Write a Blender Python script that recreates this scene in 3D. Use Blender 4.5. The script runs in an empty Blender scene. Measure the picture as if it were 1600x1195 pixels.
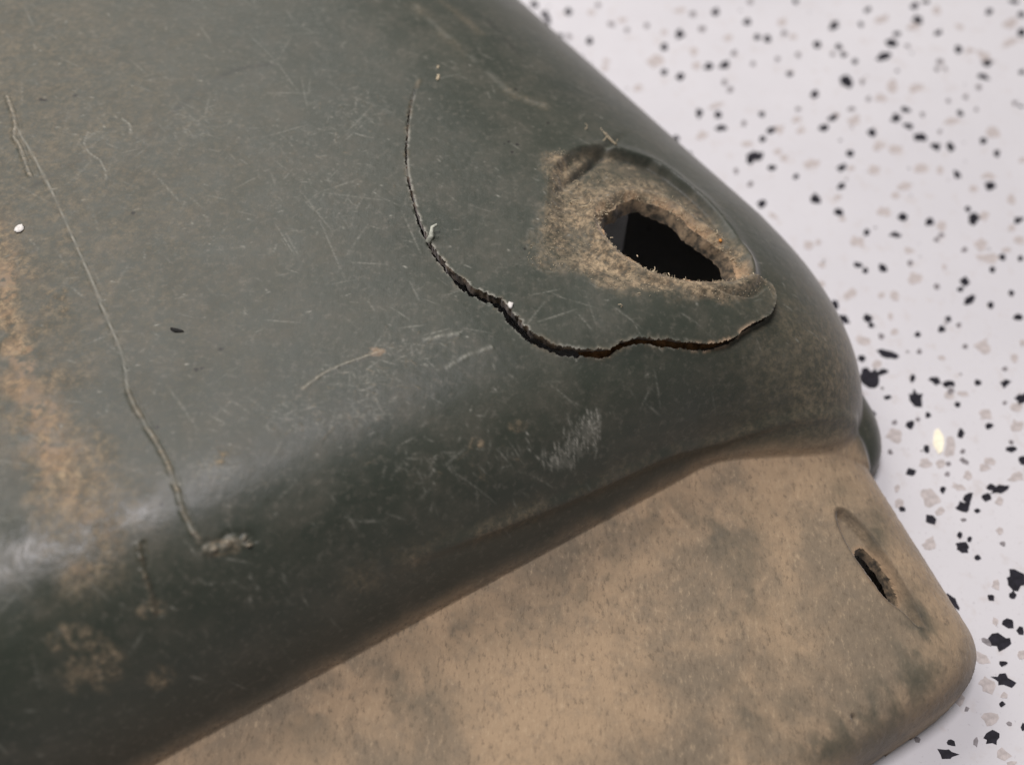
import bpy, math, random
import numpy as np

# ---------------------------------------------------------------- camera, world, lamps, exposure
scene = bpy.context.scene
cam_data = bpy.data.cameras.new("camera")
cam = bpy.data.objects.new("camera", cam_data)
scene.collection.objects.link(cam)
cam.location = (0.0, 0.0, 0.36)
cam.rotation_euler = (math.radians(30.0), 0.0, 0.0)
cam_data.sensor_width = 36.0
cam_data.lens = 36.0 * 1386.0 / 1600.0
cam_data.clip_start = 0.01
cam_data.clip_end = 50.0
cam_data.dof.use_dof = True
cam_data.dof.focus_distance = 0.330
cam_data.dof.aperture_fstop = 4.0
scene.camera = cam

world = bpy.data.worlds.new("World")
scene.world = world
world.use_nodes = True
bg = world.node_tree.nodes["Background"]
bg.inputs[0].default_value = (1.0, 0.97, 0.96, 1.0)
bg.inputs[1].default_value = 0.15

def lamp(name, loc, target, size, size_y, power, col):
    l = bpy.data.lights.new(name, 'AREA')
    l.shape = 'RECTANGLE'; l.size = size; l.size_y = size_y
    l.energy = power; l.color = col
    o = bpy.data.objects.new(name, l)
    scene.collection.objects.link(o)
    o.location = loc
    d = [target[i] - loc[i] for i in range(3)]
    from mathutils import Vector
    o.rotation_euler = Vector(d).to_track_quat('-Z', 'Y').to_euler()
    return o

lamp("ceiling_lamp", (-0.80, 1.45, 1.6), (0.0, 0.3, 0.0), 1.3, 0.8, 27.0, (1.0, 0.955, 0.91))
lamp("ceiling_lamp", (-0.40, 0.30, 2.0), (-0.35, 0.25, 0.0), 0.46, 0.50, 35.0, (1.0, 0.94, 0.965))

vs = scene.view_settings
vs.view_transform = 'Standard'
vs.look = 'None'
vs.exposure = 0.0
vs.gamma = 1.0
vs.use_curve_mapping = False

# ---------------------------------------------------------------- small helpers
def link(o, parent=None):
    scene.collection.objects.link(o)
    if parent is not None:
        o.parent = parent
    return o

def tag(o, label=None, cat=None, group=None, kind=None):
    if label: o["label"] = label
    if cat: o["category"] = cat
    if group: o["group"] = group
    if kind: o["kind"] = kind
    return o

rng = np.random.default_rng(7)
random.seed(7)
_tab = rng.random((512, 512)).astype(np.float32)

def vnoise(x, y, off=0):
    """smooth value noise, 0..1"""
    x = np.asarray(x) + 101.3 + off * 17.7; y = np.asarray(y) + 57.9 + off * 31.1
    xi = np.floor(x).astype(int); yi = np.floor(y).astype(int)
    fx = x - xi; fy = y - yi
    fx = fx * fx * (3 - 2 * fx); fy = fy * fy * (3 - 2 * fy)
    a = _tab[xi & 511, yi & 511]; b = _tab[(xi + 1) & 511, yi & 511]
    c = _tab[xi & 511, (yi + 1) & 511]; d = _tab[(xi + 1) & 511, (yi + 1) & 511]
    return (a * (1 - fx) + b * fx) * (1 - fy) + (c * (1 - fx) + d * fx) * fy

def fbm(x, y, octaves=4, off=0):
    r = 0.0; amp = 0.5; tot = 0.0
    for k in range(octaves):
        r = r + amp * vnoise(x * 2 ** k, y * 2 ** k, off + k); tot += amp; amp *= 0.5
    return r / tot

def sstep(a, b, x):
    v = np.clip((x - a) / (b - a), 0, 1)
    return v * v * (3 - 2 * v)

# ---------------------------------------------------------------- node helpers and materials
class NT:
    def __init__(self, name):
        self.m = bpy.data.materials.new(name); self.m.use_nodes = True
        self.t = self.m.node_tree; self.n = self.t.nodes
        self.p = self.n["Principled BSDF"]
    def new(self, ty, **kw):
        n = self.n.new(ty)
        for k, v in kw.items(): setattr(n, k, v)
        return n
    def put(self, sock, v):
        if v is None: return
        if hasattr(v, "is_linked"): self.t.links.new(v, sock)
        else: sock.default_value = v
    def mix(self, fac, a, b, mode='MIX'):
        n = self.new("ShaderNodeMix", data_type='RGBA', blend_type=mode)
        self.put(n.inputs[0], fac); self.put(n.inputs[6], a); self.put(n.inputs[7], b)
        return n.outputs[2]
    def mixf(self, fac, a, b):
        n = self.new("ShaderNodeMix", data_type='FLOAT')
        self.put(n.inputs[0], fac); self.put(n.inputs[2], a); self.put(n.inputs[3], b)
        return n.outputs[0]
    def math(self, op, a, b=None, clamp=False):
        n = self.new("ShaderNodeMath", operation=op, use_clamp=clamp)
        self.put(n.inputs[0], a)
        if b is not None: self.put(n.inputs[1], b)
        return n.outputs[0]
    def noise(self, scale, detail=4.0, rough=0.55, vec=None, dist=0.0):
        n = self.new("ShaderNodeTexNoise")
        n.inputs["Scale"].default_value = scale; n.inputs["Detail"].default_value = detail
        n.inputs["Roughness"].default_value = rough; n.inputs["Distortion"].default_value = dist
        if vec is not None: self.t.links.new(vec, n.inputs["Vector"])
        return n.outputs["Fac"]
    def ramp(self, fac, a, b, c0=0.0, c1=1.0):
        n = self.new("ShaderNodeMapRange", interpolation_type='SMOOTHSTEP')
        self.put(n.inputs[0], fac)
        n.inputs[1].default_value = a; n.inputs[2].default_value = b
        n.inputs[3].default_value = c0; n.inputs[4].default_value = c1
        return n.outputs[0]
    def obj(self, scale=(1, 1, 1), rot=(0, 0, 0)):
        c = self.new("ShaderNodeTexCoord"); m = self.new("ShaderNodeMapping")
        m.inputs["Scale"].default_value = scale; m.inputs["Rotation"].default_value = rot
        self.t.links.new(c.outputs["Object"], m.inputs["Vector"])
        return m.outputs["Vector"]
    def attr(self, name):
        return self.new("ShaderNodeAttribute", attribute_name=name)
    def bump(self, height, strength, dist, normal=None):
        b = self.new("ShaderNodeBump")
        b.inputs["Strength"].default_value = strength; b.inputs["Distance"].default_value = dist
        self.put(b.inputs["Height"], height)
        if normal is not None: self.t.links.new(normal, b.inputs["Normal"])
        return b.outputs["Normal"]

def col(r, g, b): return (r, g, b, 1.0)

def plastic_material():
    k = NT("weathered_plastic")
    v = k.obj()
    at = k.attr("marks"); sep = k.new("ShaderNodeSeparateColor")
    k.t.links.new(at.outputs["Color"], sep.inputs["Color"])
    dirt, scr, dark = sep.outputs[0], sep.outputs[1], sep.outputs[2]
    rust = at.outputs["Alpha"]
    ledge = k.attr("ledge").outputs["Fac"]
    cut = k.attr("cut").outputs["Fac"]
    # bare green polyethylene, slightly mottled and grey with fine wear
    n1 = k.noise(30.0, 8.0, 0.7, v)
    green = k.mix(k.ramp(n1, 0.35, 0.7), col(0.031, 0.038, 0.028), col(0.045, 0.050, 0.037))
    n2 = k.noise(420.0, 3.0, 0.6, v)
    green = k.mix(k.ramp(n2, 0.50, 0.78, 0.0, 0.45), green, col(0.125, 0.118, 0.095))
    film = k.ramp(k.noise(70.0, 8.0, 0.72, v), 0.42, 0.76, 0.0, 0.34)
    green = k.mix(film, green, col(0.120, 0.106, 0.082))
    # dried mud film on the ledge
    m1 = k.noise(22.0, 6.0, 0.62, v, 0.4)
    m2 = k.noise(640.0, 4.0, 0.7, k.obj((1.0, 0.45, 1.0), (0, 0, math.radians(12))))
    m3 = k.noise(170.0, 5.0, 0.65, v)
    mud = k.mix(k.ramp(m1, 0.36, 0.62), col(0.190, 0.153, 0.109), col(0.330, 0.242, 0.156))
    mud = k.mix(k.ramp(m3, 0.48, 0.72, 0.0, 0.38), mud, col(0.160, 0.134, 0.102))
    mud = k.mix(k.ramp(m2, 0.54, 0.74, 0.0, 0.55), mud, col(0.42, 0.325, 0.215))
    mud = k.mix(k.ramp(m2, 0.48, 0.30, 0.0, 0.60), mud, col(0.115, 0.092, 0.066))
    c = k.mix(ledge, green, mud)
    # dirt, rubbed plastic, black spots and painted shade, orange stain
    dn = k.math('MULTIPLY', dirt, k.ramp(k.noise(520.0, 4.0, 0.7, v), 0.30, 0.62, 0.35, 1.0))
    dcol = k.mix(k.ramp(k.noise(260.0, 5.0, 0.7, v), 0.35, 0.68), col(0.140, 0.106, 0.069), col(0.39, 0.300, 0.192))
    c = k.mix(dn, c, dcol)
    c = k.mix(rust, c, col(0.42, 0.265, 0.150))
    c = k.mix(scr, c, col(0.42, 0.41, 0.35))
    c = k.mix(cut, c, k.mix(k.ramp(k.noise(300.0, 4.0, 0.7, v), 0.35, 0.65), col(0.040, 0.034, 0.024), col(0.235, 0.170, 0.105)))
    c = k.mix(dark, c, col(0.010, 0.010, 0.009))
    k.put(k.p.inputs["Base Color"], c)
    rg = k.ramp(k.noise(60.0, 5.0, 0.6, v), 0.3, 0.75, 0.42, 0.52)
    rg = k.mixf(film, rg, 0.66)
    k.p.inputs['Sheen Weight'].default_value = 0.20
    k.p.inputs['Sheen Roughness'].default_value = 0.45
    k.p.inputs['Sheen Tint'].default_value = col(1.0, 0.95, 0.92)
    rg = k.mixf(k.attr('polish').outputs['Fac'], rg, 0.28)
    rough = k.mixf(ledge, rg, 0.88)
    rough = k.mixf(dn, rough, 0.92)
    rough = k.mixf(scr, rough, 0.7)
    rough = k.mixf(cut, rough, 0.85)
    k.put(k.p.inputs["Roughness"], rough)
    k.put(k.p.inputs["Specular IOR Level"], k.mixf(ledge, k.mixf(dn, 0.34, 0.12), 0.12))
    nb = k.bump(k.noise(900.0, 3.0, 0.6, v), 0.12, 0.0004)
    vm = k.obj((1.0, 0.10, 1.0), (0, 0, math.radians(-25)))
    nb = k.bump(k.noise(1500.0, 2.0, 0.5, vm), 0.07, 0.0003, nb)
    lb = k.bump(k.math('MULTIPLY', m2, k.math('ADD', k.math('MULTIPLY', ledge, 1.0), dn)), 0.55, 0.0008, nb)
    k.put(k.p.inputs["Normal"], lb)
    return k.m

def plain(name, c, rough=0.6, spec=0.4, var=0.25, scale=400.0):
    k = NT(name); v = k.obj()
    n = k.ramp(k.noise(scale, 4.0, 0.6, v), 0.3, 0.7, 1.0 - var, 1.0 + var)
    m = k.new("ShaderNodeVectorMath", operation='SCALE'); m.inputs[0].default_value = c
    k.put(m.inputs["Scale"], n)
    k.put(k.p.inputs["Base Color"], m.outputs[0])
    k.p.inputs["Roughness"].default_value = rough
    k.p.inputs["Specular IOR Level"].default_value = spec
    k.put(k.p.inputs["Normal"], k.bump(k.noise(scale * 2, 3.0, 0.6, v), 0.2, 0.0003))
    return k.m

def floor_material():
    k = NT("terrazzo_binder"); v = k.obj()
    a = k.mix(k.ramp(k.noise(5.0, 4.0, 0.5, v), 0.3, 0.7), col(0.565, 0.558, 0.575), col(0.615, 0.608, 0.622))
    n = k.noise(120.0, 4.0, 0.6, v)
    a = k.mix(k.ramp(n, 0.54, 0.72, 0.0, 0.60), a, col(0.52, 0.485, 0.47))
    s = k.noise(700.0, 3.0, 0.5, v)
    a = k.mix(k.ramp(s, 0.62, 0.74, 0.0, 0.45), a, col(0.36, 0.34, 0.35))
    k.put(k.p.inputs["Base Color"], a)
    k.put(k.p.inputs["Roughness"], k.ramp(k.noise(40.0, 4.0, 0.5, v), 0.3, 0.7, 0.38, 0.52))
    k.p.inputs["Specular IOR Level"].default_value = 0.35
    k.put(k.p.inputs["Normal"], k.bump(k.noise(350.0, 3.0, 0.5, v), 0.06, 0.0004))
    return k.m

M_PLASTIC = plastic_material()
M_FLOOR = floor_material()
M_BLACK = plain("black_stone", (0.014, 0.013, 0.019), 0.45, 0.4, 0.4)
M_GREY = plain("grey_stone", (0.21, 0.195, 0.20), 0.5, 0.35, 0.3)
M_BEIGE = plain("beige_stone", (0.455, 0.415, 0.40), 0.5, 0.35, 0.16)
M_FIBRE = plain("frayed_plastic", (0.50, 0.42, 0.29), 0.8, 0.2, 0.3, 900.0)
M_BURR = plain("pale_plastic_burr", (0.36, 0.37, 0.31), 0.6, 0.3, 0.3, 900.0)
M_ORANGE = plain("orange_clay", (0.55, 0.24, 0.06), 0.8, 0.2, 0.3, 900.0)
M_WHITE = plain("white_crumb", (0.66, 0.64, 0.60), 0.7, 0.3, 0.15, 900.0)
M_DARK = plain("dark_grit", (0.012, 0.012, 0.011), 0.7, 0.2, 0.3, 900.0)
M_CREAM = plain("glossy_cream", (0.95, 0.90, 0.70), 0.12, 0.9, 0.1, 500.0)
M_ADDED_BLOCK = plain("added_block_grey", (0.72, 0.73, 0.75), 0.8, 0.2, 0.1, 300.0)  # pale so that the added block shows up inside the dark hole
M_RUSTY = plain("rusty_mud", (0.30, 0.16, 0.07), 0.85, 0.2, 0.6, 350.0)

# ---------------------------------------------------------------- shape of the shell
# (s, t) are the shell's own floor-plan axes in metres: s towards its right end, t towards its front
TH=np.radians(31.0)
E1=np.array([np.cos(TH),np.sin(TH)]); E2=np.array([np.sin(TH),-np.cos(TH)])
def sstep_(a,b,x):
    v=np.clip((x-a)/(b-a),0,1)
    return v*v*(3-2*v)
def smax(a,b,k):
    h=np.clip(0.5+0.5*(a-b)/k,0,1)
    return b+(a-b)*h+k*h*(1-h)
def root(q,m,q0):
    q=np.clip(q,0,1)
    return np.where(q>q0,np.maximum(q,q0)**(1/m),q*q0**(1/m-1))
def rise(d,w,n):
    return np.clip(1-d/w,0,1)**n
def heights(s,t):
    """height of the moulding above the floor; s runs towards its right end, t towards the front"""
    # upper hull: superelliptic roll-off to the front and to the right end
    s0=0.2488-0.6*np.clip(t+0.110,0,1)**2-0.09*np.clip(-t-0.17,0,0.30)
    zt=0.100+0.010*np.clip((0.05-s)/0.25,-1,1.2)
    wf=np.interp(s,[-0.15,0.02,0.20],[0.074,0.070,0.060])
    g=np.clip((s-0.138)/0.092,0,1); g=g*g*(3-2*g)
    wf=wf+0.070*g
    a=-0.0885+0.03*(s-0.05)+0.054*g-t; b=s0-s
    q=1-rise(a,wf,2.3)-rise(b,0.125,2.15)
    dome=zt*root(q,2.3,0.08)
    # lower ledge
    e_r=0.2110-0.18*np.clip(t+0.05,-0.015,1)-s
    e_f=0.0345+0.05*(s-0.17)-t
    ql=1-rise(e_r,0.042,2.5)-rise(e_f,0.024,2.6)
    ledge=(0.036-0.009*np.clip(s-0.05,-.3,.3))*root(ql,2.3,0.2)
    # low flared skirt where the hull end meets the ledge
    ef=0.2390-s-3.0*(t+0.120)**2
    qf=1-rise(ef,0.020,2.2)-rise(-0.094+0.046*g-t,0.030,2.0)
    foot=0.027*root(qf,2.2,0.15)*np.clip((s-0.08)/0.06,0,1)*np.clip((t+0.20)/0.06,0,1)
    z=smax(dome,foot,0.008)
    return np.where((dome>1e-6)|(foot>1e-6),z,0.0), ledge

def base_height(s, t):
    z, ledge = heights(s, t)
    return np.where((z > 1e-6) | (ledge > 1e-6), smax(z, ledge, 0.013 + 0.012 * sstep_(0.12, 0.20, s)), 0.0)

def st(x,y): return x*E1[0]+y*E1[1], x*E2[0]+y*E2[1]
def xy(s,t): return s*E1[0]+t*E2[0], s*E1[1]+t*E2[1]

# ---------------------------------------------------------------- where the marks lie on the shell, in (s, t) metres
CRACK = [(0.12092,-0.27802),(0.1139,-0.27048),(0.10606,-0.2595),(0.10048,-0.24991),(0.09507,-0.24062),(0.09012,-0.22948),(0.08719,-0.21959),(0.08413,-0.2101),(0.08252,-0.20191),(0.08156,-0.19357),(0.08145,-0.18495),(0.08283,-0.17634),(0.08462,-0.16866),(0.0876,-0.16368),(0.09076,-0.15862),(0.09106,-0.152),(0.0918,-0.14489),(0.09425,-0.1394),(0.09747,-0.13515),(0.10057,-0.1324),(0.10689,-0.12873),(0.11294,-0.12578),(0.11565,-0.12528),(0.11827,-0.12551),(0.12135,-0.12556),(0.1252,-0.12504),(0.13042,-0.12305),(0.13557,-0.12033),(0.1402,-0.11795),(0.14477,-0.11583),(0.14949,-0.11386),(0.15444,-0.11219),(0.15909,-0.11147),(0.16294,-0.11132),(0.16671,-0.11241),(0.17104,-0.11276),(0.17555,-0.11273),(0.17998,-0.11286),(0.18436,-0.11502),(0.18818,-0.11846),(0.19051,-0.12255),(0.18978,-0.12598),(0.18628,-0.12824),(0.18207,-0.12953)]
HOLE = [(0.14597,-0.17624),(0.144,-0.16969),(0.14424,-0.16351),(0.14533,-0.15582),(0.14816,-0.14861),(0.15287,-0.14401),(0.15763,-0.13937),(0.1634,-0.13591),(0.17082,-0.13296),(0.1768,-0.13069),(0.18279,-0.1317),(0.1868,-0.13782),(0.18737,-0.14403),(0.18515,-0.15181),(0.18275,-0.1587),(0.18028,-0.16701),(0.17846,-0.17478),(0.17409,-0.17932),(0.1686,-0.1823),(0.16199,-0.18359),(0.15355,-0.18056),(0.14873,-0.17879)]
RECESS = [(0.14245,-0.2079),(0.15337,-0.21443),(0.16669,-0.21511),(0.17787,-0.21034),(0.1887,-0.20139),(0.19468,-0.18908),(0.19725,-0.173),(0.197,-0.15559),(0.19306,-0.14008),(0.18869,-0.13092),(0.1795,-0.12697),(0.16664,-0.12749),(0.15186,-0.13144),(0.13356,-0.14041),(0.12628,-0.15071),(0.11947,-0.16486),(0.11827,-0.17493),(0.12478,-0.18459),(0.13522,-0.19806)]
TIP = [(0.19162,-0.12723),(0.18761,-0.12109)]
DIMPLE = [(0.16065,-0.20622),(0.17489,-0.21093),(0.14892,-0.19967)]
WORN = [(0.14222,-0.21483),(0.154,-0.21703),(0.15968,-0.20795),(0.16713,-0.19996),(0.18055,-0.19381),(0.18812,-0.18254),(0.19186,-0.16673),(0.19269,-0.15356),(0.1888,-0.14082),(0.18318,-0.13005),(0.1898,-0.12655),(0.18595,-0.12052),(0.16733,-0.12406),(0.15186,-0.13144),(0.13305,-0.13966),(0.12519,-0.14907),(0.11923,-0.16153),(0.1082,-0.16777),(0.11105,-0.17546),(0.12329,-0.18296),(0.1356,-0.19787)]
SLOT_HOLE = [(0.17277,-0.0304),(0.17639,-0.03046),(0.17796,-0.02668),(0.17788,-0.02018),(0.17656,-0.01274),(0.17395,-0.00589),(0.1702,-0.00588),(0.16825,-0.00949),(0.16816,-0.01628),(0.16914,-0.02257),(0.17038,-0.02692)]
SLOT = [(0.17467,-0.04621),(0.17798,-0.04667),(0.18013,-0.04245),(0.18072,-0.03384),(0.18011,-0.02237),(0.17833,-0.01183),(0.17566,-0.00072),(0.17288,0.00525),(0.17067,0.00405),(0.17009,-0.00374),(0.16739,-0.00943),(0.16794,-0.02039),(0.16906,-0.03137),(0.17147,-0.04041)]
GOUGE = [(-0.03253,-0.33594),(-0.03261,-0.32357),(-0.03136,-0.31281),(-0.03078,-0.29497),(-0.03037,-0.27979),(-0.03055,-0.26093),(-0.03054,-0.25332),(-0.03064,-0.23665),(-0.03113,-0.22093),(-0.03117,-0.20713),(-0.03218,-0.19879),(-0.03426,-0.19128),(-0.03449,-0.18293),(-0.03364,-0.17418),(-0.03238,-0.16272),(-0.03247,-0.15141),(-0.03402,-0.14304),(-0.03444,-0.13579),(-0.03388,-0.1299)]
GOUGE_TAIL = [(-0.03388,-0.1299),(-0.03134,-0.1281),(-0.0285,-0.12753),(-0.02559,-0.12887),(-0.02429,-0.12671),(-0.02139,-0.12689),(-0.02139,-0.12403)]
GOUGE_TOP = [(-0.03107,-0.35097),(-0.03143,-0.34382),(-0.03219,-0.33158),(-0.03543,-0.32514),(-0.03422,-0.32041),(-0.03488,-0.31081),(-0.03537,-0.30021)]
CUT = [(-0.0495,-0.13927),(-0.05072,-0.1352),(-0.05208,-0.13116),(-0.05279,-0.12713),(-0.05407,-0.12314),(-0.05544,-0.11931)]
STAIN_LINE = [(-0.04996,-0.28858),(-0.03946,-0.29415),(-0.02578,-0.2995),(-0.01039,-0.30077),(0.00619,-0.29964),(0.01409,-0.30351),(0.03421,-0.31425),(0.05441,-0.3221),(0.07221,-0.31608)]
RUST = [(-0.05853,-0.27948),(-0.06115,-0.24749),(-0.0634,-0.22109),(-0.06376,-0.1984),(-0.06225,-0.17869),(-0.06122,-0.16526)]
RUST_LOW = [(-0.0611,-0.19687),(-0.06006,-0.1827),(-0.05958,-0.16938),(-0.05885,-0.15417),(-0.05842,-0.14285),(-0.06782,-0.14154)]
SCAR = [(0.01488,-0.1622),(0.02284,-0.16432),(0.03009,-0.1646),(0.03688,-0.16371),(0.04612,-0.16266)]
SCAR2 = [(0.0596,-0.15987),(0.06618,-0.15798),(0.07214,-0.15582)]
SCAR3 = [(0.06078,-0.1459),(0.06766,-0.14695),(0.07968,-0.14561)]
CURL = [(-0.00866,-0.31443),(-0.01301,-0.30865),(-0.01244,-0.30231),(-0.00963,-0.29678),(-0.00973,-0.29095),(-0.0111,-0.28515)]
CURL2 = [(0.00469,-0.31542),(0.00683,-0.31003),(0.00507,-0.30478)]
STREAK = [(0.14411,-0.32542),(0.14613,-0.29873),(0.15074,-0.27256),(0.15215,-0.25322),(0.16217,-0.24333)]
STREAK2 = [(0.15853,-0.32782),(0.1635,-0.29468),(0.16683,-0.26127)]
STREAK3 = [(0.17166,-0.32709),(0.17261,-0.30461),(0.17214,-0.27807)]
EDGE_RIDGE = [(0.18032,-0.2353),(0.17909,-0.22608)]
SEAM = [(0.00301,-0.10482),(0.0352,-0.10167),(0.07218,-0.09765),(0.0991,-0.09565),(0.13668,-0.09342),(0.16304,-0.08662),(0.20698,-0.0715)]
SEGS = [[(0.06946,-0.33904),(0.0727,-0.31721)],[(0.0727,-0.31721),(0.07312,-0.29288)],[(0.08656,-0.33124),(0.0727,-0.31721)],[(-0.00596,-0.36244),(0.00026,-0.35168)],[(0.0917,-0.28268),(0.09647,-0.27433)],[(-0.00972,-0.40425),(-0.01041,-0.38479)],[(0.05128,-0.24269),(0.0532,-0.21912)],[(0.03619,-0.23336),(0.03642,-0.21624)],[(0.03783,-0.22704),(0.03759,-0.21488)],[(0.08053,-0.21582),(0.07675,-0.19209)],[(0.05143,-0.22662),(0.04734,-0.19577)],[(-0.02291,-0.1862),(-0.02002,-0.16441)],[(0.00911,-0.12037),(0.00998,-0.11454)],[(0.07795,-0.30372),(0.07227,-0.28459)],[(0.00573,-0.2804),(0.00955,-0.25928)],[(0.04979,-0.27797),(0.06842,-0.27602)],[(0.05754,-0.23996),(0.07336,-0.23883)],[(0.09287,-0.14579),(0.1046,-0.15173)],[(0.09555,-0.14582),(0.11322,-0.14382)],[(0.1125,-0.14271),(0.11362,-0.1338)],[(0.12894,-0.13174),(0.12853,-0.12454)],[(0.1253,-0.13899),(0.13032,-0.12734)],[(0.06741,-0.1844),(0.06639,-0.17506)],[(0.05619,-0.17761),(0.05953,-0.16931)],[(-0.03176,-0.12562),(-0.02353,-0.12)],[(0.05245,-0.20649),(0.06645,-0.21637)],[(0.09081,-0.12515),(0.09646,-0.11459)],[(0.11818,-0.1066),(0.12611,-0.11093)],[(0.18376,-0.18346),(0.18716,-0.17243)]]
SCUFF = [[(0.06097,-0.26562),(0.08544,-0.25205),(0.05113,-0.24354)],[(0.09066,-0.27446),(0.10452,-0.26683),(0.08255,-0.25776)],[(0.02863,-0.30009),(0.03872,-0.29453),(0.02413,-0.28808)],[(0.06325,-0.2406),(0.08053,-0.23095),(0.05629,-0.22572)],[(-0.0059,-0.31498),(0.00735,-0.30766),(-0.01135,-0.29773)],[(0.0545,-0.1597),(0.06605,-0.15312),(0.04969,-0.15053)],[(0.0335,-0.15675),(0.04854,-0.14837),(0.02971,-0.1491)],[(0.00803,-0.15708),(0.01896,-0.15098),(0.00514,-0.1507)],[(0.02815,-0.14603),(0.03931,-0.14023),(0.02511,-0.14021)],[(0.04665,-0.11947),(0.07111,-0.10971),(0.04121,-0.11073)],[(-0.02054,-0.15216),(-0.01358,-0.14837),(-0.02307,-0.14633)]]
BRUSH = [[(0.08301,-0.10509),(0.08941,-0.10292),(0.08197,-0.10321)],[(0.09224,-0.10716),(0.09868,-0.10492),(0.0903,-0.10357)],[(0.09836,-0.1084),(0.10157,-0.10726),(0.09682,-0.10556)]]
TAN = [[(-0.02959,-0.12747),(-0.0246,-0.12513),(-0.03102,-0.12509)],[(0.07394,-0.11878),(0.07768,-0.11725),(0.07282,-0.1169)],[(0.05778,-0.12062),(0.06058,-0.11943),(0.05645,-0.11844)],[(-0.0175,-0.15173),(-0.01471,-0.1502),(-0.01939,-0.14742)],[(-0.05544,-0.12108),(-0.05155,-0.11928),(-0.05731,-0.11842)],[(-0.06451,-0.10737),(-0.06062,-0.10571),(-0.06773,-0.10429)],[(-0.07765,-0.12361),(-0.06877,-0.11937),(-0.08043,-0.11967)],[(-0.07706,-0.11635),(-0.06828,-0.11231),(-0.0812,-0.11153)],[(-0.04392,-0.23771),(-0.03815,-0.23443),(-0.04631,-0.22957)],[(-0.06332,-0.19265),(-0.05627,-0.18859),(-0.06528,-0.18571)]]
ORANGE = [[(0.04335,-0.16302),(0.0464,-0.16128),(0.04242,-0.16114)],[(-0.0611,-0.19687),(-0.05612,-0.194),(-0.06231,-0.19261)],[(-0.05624,-0.25774),(-0.05234,-0.25553),(-0.05997,-0.24364)],[(-0.06101,-0.21972),(-0.0566,-0.2172),(-0.06444,-0.20719)],[(-0.06246,-0.18144),(-0.05899,-0.17943),(-0.0644,-0.17474)]]
POLISH = [[(-0.06583,-0.15118),(-0.04144,-0.13828),(-0.07243,-0.13591)],[(-0.0848,-0.14643),(-0.06623,-0.13668),(-0.0914,-0.13228)],[(-0.0506,-0.14962),(-0.04066,-0.14431),(-0.0544,-0.14076)],[(-0.06844,-0.17452),(-0.05479,-0.16661),(-0.0733,-0.15764)],[(-0.09366,-0.13157),(-0.07618,-0.1229),(-0.09879,-0.12338)]]
SMUDGE = [[(0.10922,-0.08495),(0.13496,-0.06959),(0.10317,-0.07636)],[(0.12719,-0.06352),(0.1399,-0.05593),(0.12171,-0.05637)],[(0.07756,-0.07981),(0.09003,-0.07237),(0.06953,-0.06752)],[(0.1285,-0.0436),(0.1378,-0.03804),(0.1121,-0.02303)],[(0.02683,-0.08073),(0.05075,-0.06642),(0.02236,-0.07278)],[(0.1638,0.00788),(0.17347,0.01329),(0.15468,0.01784)],[(0.00102,-0.07143),(0.01835,-0.06106),(-0.00488,-0.06017)],[(0.18166,-0.0515),(0.18938,-0.04789),(0.17685,-0.04628)],[(0.10249,-0.00565),(0.11595,0.00241),(0.09454,0.00422)],[(-0.03414,-0.08013),(-0.01714,-0.06994),(-0.03755,-0.07259)]]
EDGEWEAR = [[(0.17009,0.01147),(0.17712,0.01515),(0.16378,0.01811)],[(0.15707,0.01678),(0.16596,0.02161),(0.15242,0.02344)],[(0.1435,0.01863),(0.15242,0.02344),(0.13969,0.02533)],[(0.12829,0.01928),(0.13969,0.02533),(0.12498,0.026)],[(0.11455,0.0183),(0.12555,0.02427),(0.11175,0.02322)],[(0.1758,0.00111),(0.18208,0.00418),(0.16689,0.00967)],[(0.18441,-0.03178),(0.19002,-0.02943),(0.17464,-0.02202)]]
RED = [[(0.01868,-0.20216),(0.01927,-0.20182),(0.01835,-0.20137)],[(0.0091,-0.16266),(0.00983,-0.16224),(0.0087,-0.16175)]]
BRIGHT = [[(-0.0046,-0.14793),(-0.00389,-0.14756),(-0.00514,-0.14677)],[(-0.04652,-0.27696),(-0.04491,-0.27605),(-0.04702,-0.27512)],[(0.12832,-0.27575),(0.13054,-0.27472),(0.12753,-0.27428)],[(0.13151,-0.28225),(0.13303,-0.28158),(0.1309,-0.28111)]]
DARK = [[(-0.01298,-0.20561),(-0.01108,-0.20452),(-0.01344,-0.20433)],[(-0.00212,-0.19053),(-0.00118,-0.19),(-0.00251,-0.18955)],[(-0.01251,-0.18664),(-0.01177,-0.18621),(-0.01287,-0.18567)],[(-0.01038,-0.1863),(-0.00982,-0.18598),(-0.01066,-0.18558)],[(-0.02022,-0.34154),(-0.01933,-0.34105),(-0.02054,-0.34042)],[(-0.00741,-0.33711),(-0.0065,-0.33661),(-0.00775,-0.33599)],[(-0.01899,-0.34043),(-0.01831,-0.34006),(-0.0192,-0.33968)],[(-0.00785,-0.26425),(-0.00703,-0.26379),(-0.00816,-0.26333)],[(0.13561,-0.22823),(0.13632,-0.22789),(0.13522,-0.22757)],[(0.13791,-0.22548),(0.13863,-0.22515),(0.13752,-0.22483)],[(0.13369,-0.2225),(0.13439,-0.22216),(0.13331,-0.22186)],[(0.15614,-0.25665),(0.15724,-0.25633),(0.15542,-0.25545)],[(0.15725,-0.23252),(0.15805,-0.23227),(0.15678,-0.23179)],[(-0.02724,-0.29453),(-0.02682,-0.29429),(-0.02743,-0.29387)],[(-0.03097,-0.17209),(-0.03026,-0.17168),(-0.03128,-0.17118)],[(-0.03938,-0.1463),(-0.03871,-0.14595),(-0.03969,-0.14558)],[(0.11169,-0.17658),(0.11231,-0.17623),(0.11121,-0.1758)],[(0.10764,-0.17361),(0.10806,-0.17338),(0.10733,-0.17309)],[(0.13338,-0.22804),(0.13385,-0.22781),(0.13299,-0.22739)]]
PIN = [(0.12945,0.01533)]
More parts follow.
